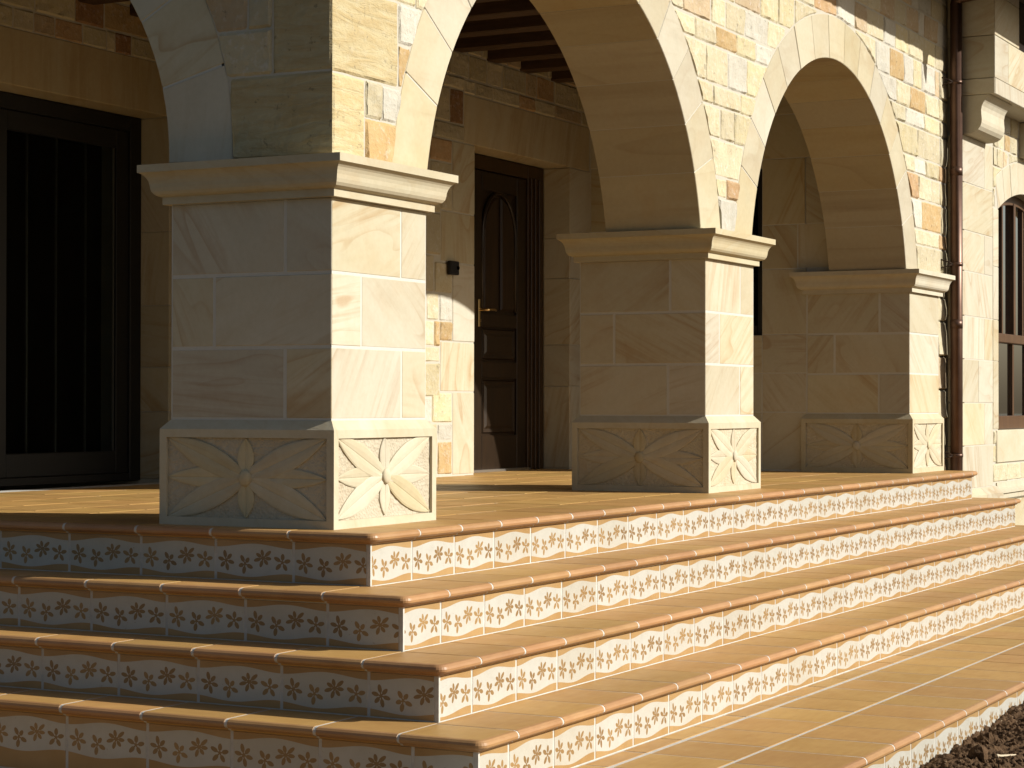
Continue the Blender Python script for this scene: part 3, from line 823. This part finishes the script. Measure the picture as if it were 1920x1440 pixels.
AA = (1.83, 1.36); RA, RAX = 1.083, 1.373
sw = thing('arcade_wall', 'shaded side wall with a round arch springing from the corner pillar', 'wall', (.3, 2, ZC))
colcore('mortar_core', FR+.004, 4.2, ZSP+.002, [(AA, RAX-.012)], 'X', FR, .003, TH-.004, 'mortar', sw)
angA = [-1.2, 14, 28.5, 43, 57.5, 72, 84, 96, 108, 122.5, 137, 151.5, 166, 181.2]
for a0, a1 in zip(angA[:-1], angA[1:]):
    gi = .19
    inn = arcpts(AA, RA, a0+gi, a1-gi, 4); ex = arcpts(AA, RAX, a0+gi, a1-gi, 4)
    prism('voussoir', ex+inn[::-1], 'X', FR+random.uniform(-.002, .001), TH, 'ashlar', sw, .003)
ringcore(AA, RA+.0015, RAX-.002, 0, 180, 'X', FR, .003, TH-.003, sw)
fa = arcbot([(AA, RAX+.001)], ZSP)
rough('stone', FR, .475, ZSP+.001, 1.638, 'X', FR, 'rub_L', sw, bot=fa, mit=(1, 0), amp=.008, nx=9, nz=7)
rough('stone', FR, .285, 1.638, 1.955, 'X', FR, 'rub_L', sw, mit=(1, 0), amp=.008, nx=8, nz=7)
rough('stone', .285, .56, 1.638, 1.807, 'X', FR, 'rub_T', sw, bot=fa)
rough('stone', .394, .62, 1.807, 1.955, 'X', FR, 'rub_P', sw, bot=fa); rough('stone', .285, .394, 1.807, 1.955, 'X', FR, 'rub_T', sw)
rough('stone', FR, FR+.3, 1.955, 2.25, 'X', FR, 'rub_Y', sw, mit=(1, 0), amp=.008)
fill(FR+.3, 4.2, [1.955, 2.1, 2.25], 'X', FR, sw, bot=fa)
fill(FR+.05, 4.2, [2.25, 2.40, 2.54, 2.725, 2.90, 3.1, 3.32], 'X', FR, sw, bot=fa)
fill(2.95, 4.2, [.0, .2, .4, .55, .8, 1.0, 1.2, ZSP], 'X', FR, sw, wmin=.25, wmax=.45)
box('mortar_core', 'mortar', sw, FR+.008, FR+.5, 2.95, 4.2, -.02, ZSP+.01)
fill(3.22, 4.2, [ZSP, 1.5, 1.7, 1.955], 'X', FR, sw, bot=fa)

# ------------------------------------------------------------------ house walls in the porch
# wall with the entry door
dw = thing('house_wall', 'stone house wall around the dark entry door, partly sunlit beside the frame', 'wall', (5.4, D+.15, 0))
c_ = MB()
for a in ((3.71, 5.305, -.02, TOPZ), (6.684, 7.2, -.02, TOPZ)): c_.box(a[0], a[1], D+.003, D+.5, a[2], a[3])
c_.box(5.305, 6.684, D+.003, D+.5, 2.095, TOPZ)
c_.build('mortar_core', 'mortar', dw)
for z0, z1, a0 in ((.006, .523, 5.028), (.523, .834, 4.876), (.834, 1.325, 5.026), (1.325, 1.64, 4.878), (1.64, 2.083, 5.023)):
    m_ = MB(); m_.bbox(a0+.004, 5.309, D+random.uniform(-.003, .001), D+.2, z0+.004, z1-.004, b=.004); m_.build('stone', 'ashlar', dw)
zj = [.006, .573, .86, 1.32, 1.598, 2.083]
for z0, z1 in zip(zj[:-1], zj[1:]):
    m_ = MB(); m_.bbox(6.678, 7.02, D+random.uniform(-.003, .001), D+.2, z0+.003, z1-.003, b=.003); m_.build('stone', 'ashlar', dw)
m_ = MB(); m_.bbox(5.172, 6.99, D-.001, D+.2, 2.086, 2.392, b=.004); m_.build('lintel', 'soffit', dw)
def dst(a, b, z0, z1, c): rough('stone', a, b, z0, z1, 'Y', D+random.uniform(-.002, .003), 'rub_'+c, dw, amp=.009)
for q in ((4.706, 4.86, .956, 1.13, 'C'), (4.86, 5.024, .956, 1.13, 'W'), (4.66, 4.80, .80, .956, 'C'), (4.80, 4.872, .80, .956, 'O'), (4.872, 5.024, .836, .956, 'O'),
          (4.66, 4.872, .70, .80, 'C'), (4.66, 4.872, .49, .70, 'Y'), (4.55, 4.77, .33, .49, 'W'), (4.772, 5.026, .33, .519, 'Y'), (4.6, 4.838, .01, .33, 'C'),
          (4.84, 5.026, .22, .33, 'W'), (4.84, 5.026, .01, .22, 'O'), (4.60, 4.80, 1.13, 1.36, 'T'), (4.80, 5.024, 1.13, 1.323, 'C'), (4.55, 4.876, 1.36, 1.62, 'T'),
          (4.745, 5.02, 1.80, 1.94, 'T'), (4.745, 4.876, 1.62, 1.80, 'Y'), (4.876, 5.02, 1.642, 1.80, 'T'), (4.745, 5.014, 1.94, 2.082, 'R'), (4.80, 5.17, 2.085, 2.19, 'T'),
          (4.991, 5.168, 2.19, 2.41, 'B'), (4.72, 4.991, 2.19, 2.41, 'T')): dst(*q)
row(2.395, 2.49, [5.17, 5.318, 5.549, 5.921, 6.147, 6.447, 6.865, 7.0], 'CTCRTPT', dw, 'Y', D, None)
row(2.41, 2.49, [4.7, 4.9, 5.17], 'TC', dw, 'Y', D, None)
row(2.49, 2.65, [4.6, 4.98, 5.237, 5.473, 5.686, 6.017, 6.179, 6.446, 6.8, 7.0], 'TCYTCPRTY', dw, 'Y', D, None)
fill(3.72, 7.0, [2.65, 2.81], 'Y', D, dw, pal=['T', 'Y', 'T', 'P']); fill(3.72, 4.55, [.01, .25, .5, .75, 1.0, 1.2, 1.4, 1.65, 1.9, 2.1, 2.35, 2.49, 2.65], 'Y', D, dw, wmin=.2, wmax=.4)
fill(4.55, 4.72, [1.62, 1.9, 2.2, 2.49], 'Y', D, dw)

# wall with the glass door
gw = thing('house_wall', 'shaded stone wall with a long lintel over the dark glass door', 'wall', (2.5, SLW+.15, 0))
c_ = MB(); c_.box(3.557, 4.2, SLW+.003, SLW+.5, -.02, TOPZ); c_.box(.5, 1.2, SLW+.003, SLW+.5, -.02, TOPZ); c_.box(1.2, 3.557, SLW+.003, SLW+.5, 2.13, TOPZ)
c_.build('mortar_core', 'mortar', gw)
m_ = MB(); m_.bbox(1.0, 3.75, SLW-.001, SLD, 2.117, 2.414, b=.004); m_.build('lintel', 'soffit', gw)
row(2.414, 2.53, [.6, 1.0, 1.4, 1.8, 2.0, 2.207, 2.368, 2.54, 2.77, 2.976, 3.055, 3.198, 3.45, 3.7], 'TCPTYTPRYTBYT', gw, 'Y', SLW, None)
row(2.53, 2.70, [.6, 1.0, 1.5, 2.0, 2.381, 2.709, 2.952, 3.35, 3.7], 'TYTYYBOT', gw, 'Y', SLW, None)
fill(.6, 3.7, [2.70, 2.82], 'Y', SLW, gw)
zj = [.006, .40, .66, 1.02, 1.45, 1.83, 2.115]
for z0, z1 in zip(zj[:-1], zj[1:]):
    m_ = MB(); m_.bbox(3.552, 3.70, SLW+random.uniform(-.002, .001), SLD+.05, z0+.003, z1-.003, b=.003); m_.build('stone', 'ashlar', gw)
    m_ = MB(); m_.bbox(.9, 1.2, SLW+random.uniform(-.002, .001), SLD+.05, z0+.003, z1-.003, b=.003); m_.build('stone', 'ashlar', gw)
# return between the two walls
rw = thing('house_wall', 'short stone return wall joining the door wall to the deeper glass door wall', 'wall', (3.72, 2.9, 0))
box('mortar_core', 'mortar', rw, 3.708, 4.2, D+.01, SLW+.1, -.02, TOPZ)
for z0, z1 in zip([.006, .36, .72, 1.08, 1.44, 1.8, 2.16, 2.5], [.36, .72, 1.08, 1.44, 1.8, 2.16, 2.5, 2.82]):
    for a, b in ((D+.052, 2.72), (2.72, SLW-.004)): slab('stone', a, b, z0, z1, 'X', 3.70, 'ashlar', rw)

# wall at the far end of the porch, in the plane of the far pillar
pw = thing('house_wall', 'shaded ashlar end wall of the porch beside the far pillar', 'wall', (XP+.2, 1.5, 0))
WN0, WN1, WZ0, WZ1 = 1.052, 1.75, .915, 2.05
c_ = MB()
c_.box(XP+.002, XP+.5, WY-OS, WN0, -.02, TOPZ); c_.box(XP+.002, XP+.5, WN1, D+.4, -.02, TOPZ); c_.box(XP+.002, XP+.5, WN0, WN1, -.02, WZ0); c_.box(XP+.002, XP+.5, WN0, WN1, WZ1, TOPZ)
c_.box(XP+.002, XP+.5, TH+.035, WY-OS+.01, ZC+.003, TOPZ)
c_.build('mortar_core', 'pointing', pw)
zc = [.006, .396, .66, .921, 1.36, 1.658, 2.103, 2.4, 2.7, 2.82]
je = [.747, .8, .747, .74, .85, .747, .9, .75, .8]
for i, (z0, z1) in enumerate(zip(zc[:-1], zc[1:])):
    a0 = WY-OS+.002 if z1 < ZC+.1 else (TH+.037)
    if i in (4, 5): cuts = [a0, .746 if i == 5 else .80, WN0]
    else: cuts = [a0, WN0]
    if i == 1: cuts = [a0, WN0]
    if z1 < WZ0-.1 or z0 > WZ1-.01: cuts += [1.45, 1.9, D-.002]
    for a, b in zip(cuts[:-1], cuts[1:]):
        if b-a > .02: slab('stone', a, b, z0, z1, 'X', XP+random.uniform(-.001, .001), 'ashlar', pw, gap=.005)
    if z1 <= WZ0+.01 and i == 2: 
        for a, b in ((WN0, 1.4), (1.4, WN1)): slab('stone', a, b, z0, WZ0, 'X', XP, 'ashlar', pw)
    if not (z1 < WZ0-.1 or z0 > WZ1-.01): slab('stone', WN1, D-.002, z0, z1, 'X', XP, 'ashlar', pw)
m_ = MB(); m_.bbox(XP-.01, XP+.2, WN0-.0, WN1+.0, WZ0-.045, WZ0, b=.003); m_.build('sill', 'trim', pw)

# ------------------------------------------------------------------ right hand block with the arched window
BX, BY = 7.887, -.08
bw = thing('house_wall', 'sunlit projecting block of pale ashlar around the arched window past the downpipe', 'wall', (9, 0, -1))
WXL, WXR, WZS = 8.84, 10.63, 1.874
AW = (9.735, -.29); RW = math.hypot(WXL-AW[0], WZS-AW[1]); RWX = RW+.24
c_ = MB(); c_.box(BX+.05, WXL-.003, BY+.002, .6, -1.2, 3.6); c_.box(WXR+.003, 11.2, BY+.002, .6, -1.2, 3.6); c_.box(WXL-.003, WXR+.003, BY+.002, .6, -1.2, .262)
c_.build('mortar_core', 'mortar', bw)
f2 = arcbot([(AW, RW+.01)], 1.5); mp = pmap('Y', BY); vs = []; F = []
for i in range(41):
    a = WXL-.003+(WXR-WXL+.006)*i/40; b = max(f2(a), WZS-.01); vs += [mp(a, b, .0021), mp(a, 3.6, .0021), mp(a, b, .6), mp(a, 3.6, .6)]
for i in range(40): k = i*4; F += [(k, k+4, k+5, k+1), (k+2, k+3, k+7, k+6), (k, k+2, k+6, k+4)]
obj('mortar_core', vs, F, 'mortar', bw)
zq = [-.137, .162, .461, .764, 1.064, 1.374, 1.655, 1.985, 2.312]
jq = [None, 8.46, 8.30, 8.46, None, 8.46, None, 8.46]
for i, (z0, z1) in enumerate(zip(zq[:-1], zq[1:])):
    e = [BX] + ([jq[i]] if jq[i] else []) + [8.69]
    for a, b in zip(e[:-1], e[1:]): slab('stone', a, b, z0, z1, 'Y', BY+random.uniform(-.001, .001), 'ashlar', bw, mit=(1 if a == BX else 0, 0), gap=.005)
    slab('stone', BY, .028, z0, z1, 'X', BX, 'ashlar', bw, mit=(1, 0))
zn = [.27, .764, 1.064, 1.45, 1.872]
for z0, z1 in zip(zn[:-1], zn[1:]):
    m_ = MB(); m_.bbox(8.692, WXL, BY-.002, BY+.16, z0+.002, z1-.002, b=.002); m_.build('stone', 'ashlar', bw)
    m_ = MB(); m_.bbox(WXR, WXR+.16, BY-.002, BY+.16, z0+.002, z1-.002, b=.002); m_.build('stone', 'ashlar', bw)
hw = math.degrees(math.atan2(WZS-AW[1], WXR-AW[0])); na = 9
angs = [hw+(180-2*hw)*i/na for i in range(na+1)]
voussoirs(AW, RW, RWX, angs, 'Y', BY, .16, 'ashlar', bw)
fw2 = arcbot([(AW, RWX+.001)], 1.8); fw2 = (lambda f_: (lambda a: max(f_(a), 0) if 8.75 < a < 10.72 else 1.8))(fw2)
for z0, z1, xs, c in ((1.873, 2.02, [8.692, 8.80], 'C'), (2.02, 2.175, [8.692, 8.98], 'Y'), (2.175, 2.32, [8.692, 8.80, 8.98, 9.15, 9.4], 'CCPC'), (2.315, 2.45, [8.692, 8.83, 9.02, 9.2, 9.4], 'TCOC'), (2.45, 2.60, [8.52, 8.75, 9.0, 9.2, 9.4], 'CTWC')):
    row(z0, z1, xs, c, bw, 'Y', BY, fw2)
fill(9.4, 11.2, [2.175, 2.315, 2.45, 2.60], 'Y', BY, bw, bot=fw2)
fill(WXR+.16, 11.2, [-.1, .2, .5, .8, 1.1, 1.4, 1.7, 1.95, 2.2], 'Y', BY, bw, wmin=.3, wmax=.5)
m_ = MB(); m_.bbox(8.77, 10.65, BY-.010, BY+.16, .025, .262, b=.006); m_.build('window_sill', 'trim', bw)
row(.16, .262, [8.692, 8.768], 'C', bw, 'Y', BY, None); row(.025, .16, [8.692, 8.768], 'Y', bw, 'Y', BY, None)
row(-.115, .022, [8.692, 9.1, 9.5, 9.9, 10.4, 11.2], 'CTCWC', bw, 'Y', BY, None)
# plinth: chamfered blocks under the quoin, moulded string beyond
def yprof(name, x0, x1, prof, mat, parent):
    vs = []; n = len(prof)
    for x in (x0, x1): vs += [(x, y, z) for y, z in prof]
    F = [(i, n+i, n+(i+1) % n, (i+1) % n) for i in range(n)][::-1] + [tuple(range(n)), tuple(n+i for i in range(n))[::-1]]
    F = [f[::-1] for f in F]
    return obj(name, vs, F, mat, parent)
for a, b in ((BX-.05, 8.33), (8.334, 8.77)):
    yprof('plinth_stone', a, b, [(BY+.02, -.139), (BY-.004, -.139), (BY-.055, -.185), (BY-.055, -1.2), (BY+.02, -1.2)], 'ashlar', bw)
yprof('string_course', 8.775, 11.2, [(BY+.02, -.118), (BY-.006, -.118), (BY-.010, -.16), (BY-.04, -.175), (BY-.04, -.195), (BY-.022, -.205), (BY-.022, -.235), (BY-.006, -.25), (BY+.02, -.25)], 'trim', bw)
for a, b in zip([8.775, 9.3, 9.9, 10.5], [9.3, 9.9, 10.5, 11.2]): slab('stone', a, b, -.55, -.252, 'Y', BY, 'ashlar', bw); slab('stone', a, b, -1.2, -.552, 'Y', BY, 'ashlar', bw)

# overhanging bay on its corbel
by = thing('overhanging_bay', 'pale stone upper bay jutting out on a curved corbel above the arched window', 'bay', (9, -.2, 2.56))
YF = -.305
box('mortar_core', 'mortar', by, BX+.03, 11.2, YF+.03, BY+.02, 2.58, 3.7)
zb = [2.575, 2.687, 2.98, 3.27, 3.6]
for i, (z0, z1) in enumerate(zip(zb[:-1], zb[1:])):
    e = [BX, 8.25, 8.9, 9.6, 10.4, 11.2] if i else [BX, 8.75, 9.6, 10.4, 11.2]
    if i >= 2: e = [BX, 8.56, 9.75, 10.4, 11.2]
    for a, b in zip(e[:-1], e[1:]):
        if i >= 2 and a == 8.56: continue
        slab('stone', a, b, z0, z1, 'Y', YF-(.004 if i == 0 else 0), 'ashlar', by, mit=(1 if a == BX else 0, 0), gap=.004)
    slab('stone', YF, .027, z0, z1, 'X', BX-(.004 if i == 0 else 0), 'ashlar', by, mit=(1, 0), gap=.004)
    
m_ = MB(); m_.box(8.562, 9.748, YF+.02, YF+.06, 2.984, 3.6)
wn_ = m_.build('window_frame', 'brown_wood', by); box('pane', 'lens', wn_, 8.63, 9.69, YF+.012, YF+.019, 3.04, 3.6)
CP = [(BY+.01, 2.573), (-.270, 2.573), (-.250, 2.553), (-.228, 2.525), (-.2155, 2.50), (-.210, 2.472), (-.2115, 2.44), (-.2145, 2.41), (-.213, 2.385), (-.205, 2.36), (-.188, 2.338), (-.160, 2.321), (-.13, 2.314), (-.10, 2.3125), (BY+.01, 2.3125)]
yprof('corbel', BX-.001, 8.50, CP, 'trim', by)
for a in (9.45, 10.58): yprof('corbel', a, a+.61, CP, 'trim', by)

# ------------------------------------------------------------------ doors and windows
ed = thing('entry_door', 'dark wooden entry door with arched panels and brass lever handle', 'door', (6.0, D+.22, 0))
Y0 = D+.2
m_ = MB()
m_.bbox(5.309, 5.60, Y0, Y0+.09, 0, 2.083, b=.004); m_.bbox(6.44, 6.675, Y0, Y0+.09, 0, 2.083, b=.004); m_.bbox(5.60, 6.44, Y0, Y0+.09, 1.99, 2.083, b=.004)
for x in (6.47, 6.53, 6.59): m_.bbox(x, x+.02, Y0-.012, Y0+.01, 0, 2.0, b=.004)
m_.build('frame', 'door_wood', ed)
lf = MB(); lf.bbox(5.605, 6.435, Y0+.03, Y0+.08, .012, 1.985, b=.003)
# stiles and rails
for a in ((5.605, 5.80), (6.30, 6.435)): lf.bbox(a[0], a[1], Y0+.012, Y0+.035, .012, 1.985, b=.004)
for z in ((.012, .24), (.62, .73), (.96, 1.05), (1.86, 1.985)): lf.bbox(5.80, 6.30, Y0+.0125, Y0+.035, z[0], z[1], b=.004)
leaf = lf.build('leaf', 'leaf_wood', ed)
def rpanel(x0, x1, z0, z1):
    vs = []; 
    for q, y in ((0, Y0+.033), (.012, Y0+.016), (.035, Y0+.022), (.055, Y0+.013)):
        vs += [(x0+q, y, z0+q), (x1-q, y, z0+q), (x1-q, y, z1-q), (x0+q, y, z1-q)]
    F = []
    for k in range(3):
        for i in range(4): j = (i+1) % 4; F.append((k*4+i, k*4+j, k*4+4+j, k*4+4+i))
    F.append((12, 13, 14, 15)); obj('panel', vs, F, 'leaf_wood', leaf)
rpanel(5.815, 6.285, .25, .61); rpanel(5.815, 6.285, .74, .95)
cx, rr_ = 6.05, .215
for s in (-1, 1):
    x_in, x_out = cx+s*.028, cx+s*rr_
    pts = []
    for i in range(9):
        xx = x_in+(x_out-x_in)*i/8; pts.append((xx, 1.56+.27*math.sqrt(max(0, 1-((xx-cx)/(rr_+.002))**2))))
    poly = ([(x_in, 1.075), (x_out, 1.075)] + pts[::-1]) if s > 0 else ([(x_out, 1.075), (x_in, 1.075)] + pts)
    prism('panel', poly, 'Y', Y0+.012, .03, 'dark_wood', leaf, .012)
m_ = MB(); an = [math.pi*i/16 for i in range(17)]
m_.tube([(cx+.235, Y0+.02, 1.07)] + [(cx+.235*math.cos(a), Y0+.02, 1.56+.295*math.sin(a)) for a in an] + [(cx-.235, Y0+.02, 1.07)], .014, 8)
m_.build('panel_moulding', 'leaf_wood', leaf, True)
hd = MB(); hd.bbox(5.742, 5.766, Y0+.002, Y0+.014, .955, 1.137, b=.004); hp = hd.build('handle', 'brass', ed)
hl = MB(); hl.tube([(5.754, Y0+.01, 1.066), (5.754, Y0-.04, 1.066), (5.762, Y0-.052, 1.066), (5.79, Y0-.055, 1.067), (5.86, Y0-.053, 1.068), (5.885, Y0-.05, 1.064)], [.009, .009, .009, .008, .0075, .006], 10)
hl.build('lever', 'brass', hp, True)
box('threshold', 'steel', ed, 5.6, 6.44, Y0-.02, Y0+.03, .001, .016)
box('lock', 'brass', hp, 5.748, 5.760, Y0-.004, Y0+.004, .985, 1.005)
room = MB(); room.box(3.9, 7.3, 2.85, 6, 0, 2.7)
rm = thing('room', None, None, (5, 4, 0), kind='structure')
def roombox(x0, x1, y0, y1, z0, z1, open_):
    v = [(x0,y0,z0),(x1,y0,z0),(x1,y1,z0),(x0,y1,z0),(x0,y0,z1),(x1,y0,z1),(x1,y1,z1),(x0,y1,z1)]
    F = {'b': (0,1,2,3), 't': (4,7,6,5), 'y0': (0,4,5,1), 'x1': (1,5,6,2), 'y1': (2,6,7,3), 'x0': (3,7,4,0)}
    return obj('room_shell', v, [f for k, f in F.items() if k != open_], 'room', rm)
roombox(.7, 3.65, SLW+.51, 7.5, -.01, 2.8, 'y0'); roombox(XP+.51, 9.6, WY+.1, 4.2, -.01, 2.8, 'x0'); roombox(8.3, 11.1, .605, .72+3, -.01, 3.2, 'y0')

gd = thing('glass_door', 'large black framed glass door with thin vertical bars in the shaded wall', 'door', (2.4, SLD+.03, 0))
m_ = MB(); YD = SLD
m_.bbox(3.45, 3.552, YD, YD+.10, 0, 2.116, b=.004); m_.bbox(1.2, 1.28, YD, YD+.10, 0, 2.116, b=.004); m_.bbox(1.28, 3.45, YD, YD+.1, 2.03, 2.116, b=.004); m_.bbox(1.28, 3.45, YD, YD+.1, 0, .045, b=.004)
m_.build('frame', 'black_frame', gd)
for x0, x1, dy in ((2.33, 3.45, .0), (1.28, 2.37, .045)):
    m_ = MB(); y0, y1 = YD+.015+dy, YD+.05+dy
    m_.bbox(x0, x0+.08, y0, y1, .046, 2.029, b=.004); m_.bbox(x1-.11, x1, y0, y1, .046, 2.029, b=.004)
    m_.bbox(x0+.08, x1-.11, y0, y1, .046, .175, b=.004); m_.bbox(x0+.08, x1-.11, y0, y1, 1.92, 2.029, b=.004)
    sash = m_.build('sash', 'black_frame', gd)
    box('pane', 'glass', sash, x0+.075, x1-.105, y0+.014, y0+.020, .17, 1.925)
    if dy == 0:
        for x in (2.594, 2.837, 3.091): box('glazing_bar', 'bar', sash, x-.006, x+.006, y0+.021, y0+.030, .176, 1.919)
        box('glazing_bar', 'bar', sash, 3.315, 3.322, y0+.002, y0+.012, .176, 1.919)
pwn = thing('window', 'narrow dark porch window glimpsed between the middle and far pillars', 'window', (XP+.1, 1.4, WZ0))
m_ = MB(); xw = XP+.10
m_.bbox(xw, xw+.06, WN0, WN0+.07, WZ0, WZ1, b=.003); m_.bbox(xw, xw+.06, WN1-.07, WN1, WZ0, WZ1, b=.003); m_.bbox(xw, xw+.06, WN0+.07, WN1-.07, WZ0, WZ0+.07, b=.003); m_.bbox(xw, xw+.06, WN0+.07, WN1-.07, WZ1-.07, WZ1, b=.003)
fr_ = m_.build('frame', 'black_frame', pwn); box('pane', 'glass', fr_, xw+.03, xw+.036, WN0+.065, WN1-.065, WZ0+.065, WZ1-.065)

aw_ = thing('window', 'arched brown wooden window with slim glazing bars in the sunlit block', 'window', (9.7, BY+.17, .27))
yw = BY+.10
m_ = MB()
m_.bbox(WXL+.001, WXL+.075, yw, yw+.06, .265, 1.86, b=.004); m_.bbox(WXR-.075, WXR-.001, yw, yw+.06, .265, 1.86, b=.004)
m_.bbox(WXL+.075, WXR-.075, yw, yw+.06, .265, .365, b=.004); m_.bbox(WXL+.075, WXR-.075, yw-.008, yw+.06, .915, .985, b=.006)
ai = arcpts(AW, RW-.075, hw, 180-hw, 24); ao = arcpts(AW, RW-.001, hw, 180-hw, 24)
n = len(ai); vs = [(a, yw+.002, z) for a, z in ai]+[(a, yw+.002, z) for a, z in ao]+[(a, yw+.058, z) for a, z in ai]+[(a, yw+.058, z) for a, z in ao]; F = []
for i in range(n-1): F += [(i, n+i, n+i+1, i+1), (i, i+1, 2*n+i+1, 2*n+i)]
m_.add(vs, F)
fr_ = m_.build('frame', 'brown_wood', aw_)
for x in (9.20, 9.40, 10.02, 10.22):
    zt = AW[1]+math.sqrt((RW-.07)**2-(x-AW[0])**2)
    box('glazing_bar', 'brown_wood', fr_, x-.016, x+.016, yw+.012, yw+.04, .986, zt); 
for x in (9.25, 9.71, 10.17): box('glazing_bar', 'brown_wood', fr_, x-.022, x+.022, yw+.01, yw+.045, .366, .914)
for x in (9.68,): box('mullion', 'brown_wood', fr_, x, x+.06, yw-.003, yw+.055, .986, AW[1]+RW-.06)
vs = [(a, yw+.03, z) for a, z in arcpts(AW, RW-.04, hw+1, 179-hw, 24)] + [(WXL+.05, yw+.03, .30), (WXR-.05, yw+.03, .30)]
n = len(vs); vs2 = vs+[(x, y+.006, z) for x, y, z in vs]
F = [tuple(range(n))[::-1], tuple(range(n, 2*n))] + [(i, (i+1) % n, n+(i+1) % n, n+i) for i in range(n)]
obj('pane', vs2, F, 'glass', fr_)
vs = []; F = []; nn = 90
for i in range(nn+1):
    x = 8.9+1.6*i/nn; y = .30+.035*math.sin(i*1.1)+.02*math.sin(i*.37); vs += [(x, y+.25, .3), (x, y+.25, 2.1)]
for i in range(nn): F.append((2*i, 2*i+2, 2*i+3, 2*i+1))
ct = obj('curtain', vs, F, 'curtain', None, True); ct['label'] = 'grey pleated curtain hanging inside the arched window'; ct['category'] = 'curtain'

# doorbell panel
db = thing('doorbell_panel', 'small black doorbell panel on the stone beside the entry door', 'doorbell', (5.0, D, 1.29))
m_ = MB(); m_.bbox(4.946, 5.053, D-.035, D-.004, 1.246, 1.332, b=.006); hb = m_.build('housing', 'black_plastic', db)
m_ = MB(); m_.tube([(5.03, D-.034, 1.29), (5.03, D-.042, 1.29)], .012, 12); m_.build('button', 'lens', hb)

# ------------------------------------------------------------------ ceiling, roof, gutter, downpipe
ce = thing('porch_ceiling', 'dark timber porch ceiling carried on exposed brown beams', 'ceiling', (3.5, 1.5, 2.65))
y0b, nb = .53, 0
for i in range(16):
    x = .55+i*.155*3
for i in range(-11, 4):
    x = 5.473+.458*i
    yb = D+.02 if x > 3.6 else SLW+.02
    if x > .55: 
        m_ = MB(); m_.bbox(x, x+.13, .53, yb, 2.645, 2.79, b=.006); m_.build('beam', 'beam_wood', ce)
x = .54; 
while x < 7.05:
    yb = D+.02 if x > 3.6 else SLW+.02
    m_ = MB(); m_.bbox(x+.001, x+.149, .53, yb, 2.785, 2.81, b=.003); m_.build('board', 'beam_wood', ce); x += .15
box('slab', 'plaster', ce, .5, 7.1, .5, 3.6, 2.815, 2.9)
ro = thing('roof', None, None, (4, 2, 3.33), kind='structure')
m_ = MB()
EX, EYY, EZ = -.72, -.72, 3.335
m_.box(EX, 11.5, EYY, 8, EZ, EZ+.05); m_.build('eave_board', 'beam_wood', ro)
vs = [(EX-.05, EYY-.05, EZ+.052), (11.5, EYY-.05, EZ+.052), (11.5, 8, EZ+2.6), (3.5, 8, EZ+2.6), (EX-.05, 8, EZ+.052), (3.5, 3.6, EZ+1.4)]
obj('roof_slope', vs, [(0, 1, 2, 3, 5), (0, 5, 3, 4)], 'roof_tile', ro)
vs = []; F = []; n = 10; rr_ = .065
for x in (EX-.05, 11.4):
    for q in (rr_, rr_-.003):
        for i in range(n+1): a = math.pi+math.pi*i/n; vs.append((x, EYY-.075+q*math.cos(a), EZ+.03+q*math.sin(a)))
k = n+1
for i in range(n): F += [(i, 2*k+i, 2*k+i+1, i+1), (k+i, k+i+1, 3*k+i+1, 3*k+i)]
obj('gutter', vs, F, 'copper', ro, True)
dp = thing('downpipe', 'brown copper downpipe in the corner beside the far pillar', 'downpipe', (7.83, -.05, -.9))
px_, py_ = 7.83, -.052
m_ = MB(); m_.tube([(px_, py_, -.95), (px_, py_, 3.20), (px_-.004, py_-.006, 3.225), (px_-.015, py_-.04, 3.245), (7.70, -.60, 3.275), (7.64, EYY-.06, 3.28), (7.63, EYY-.075, 3.30)], .042, 20); m_.build('pipe', 'copper', dp, True)
m_ = MB(); m_.tube([(7.63, EYY-.075, 3.09), (7.63, EYY-.075, 3.14), (7.63, EYY-.075, 3.30)], [.012, .03, .065], 14); m_.build('outlet', 'copper', dp, True)
for z in (.10, 1.41, 2.66):
    m_ = MB(); m_.tube([(px_, py_, z-.012), (px_, py_, z+.012)], .0455, 18); cl_ = m_.build('bracket', 'copper', dp, True)
    m_ = MB(); m_.tube([(px_-.04, py_+.01, z), (px_-.07, py_+.03, z-.01), (px_-.09, FR+.012, z-.03)], .005, 6); m_.tube([(px_-.04, py_+.01, z), (px_-.07, py_+.03, z+.012), (px_-.09, FR+.012, z+.035)], .005, 6); m_.build('clip', 'dark_wood', cl_)
for z in (1.0, 2.05):
    m_ = MB(); m_.tube([(px_, py_, z-.03), (px_, py_, z+.03)], .0438, 18); m_.build('sleeve', 'copper', dp, True)
# keep the rest of the house solid behind
hb_ = thing('house_body', None, None, (6, 5, 0), kind='structure')
box('inner_wall', 'plaster', hb_, .03, .6, 4.2, 8, -.9, 3.33); box('inner_wall', 'plaster', hb_, 11.2, 11.5, -.05, 8, -.9, 3.33); box('inner_wall', 'plaster', hb_, 0.6, 11.2, 7.9, 8, -.9, 3.33)
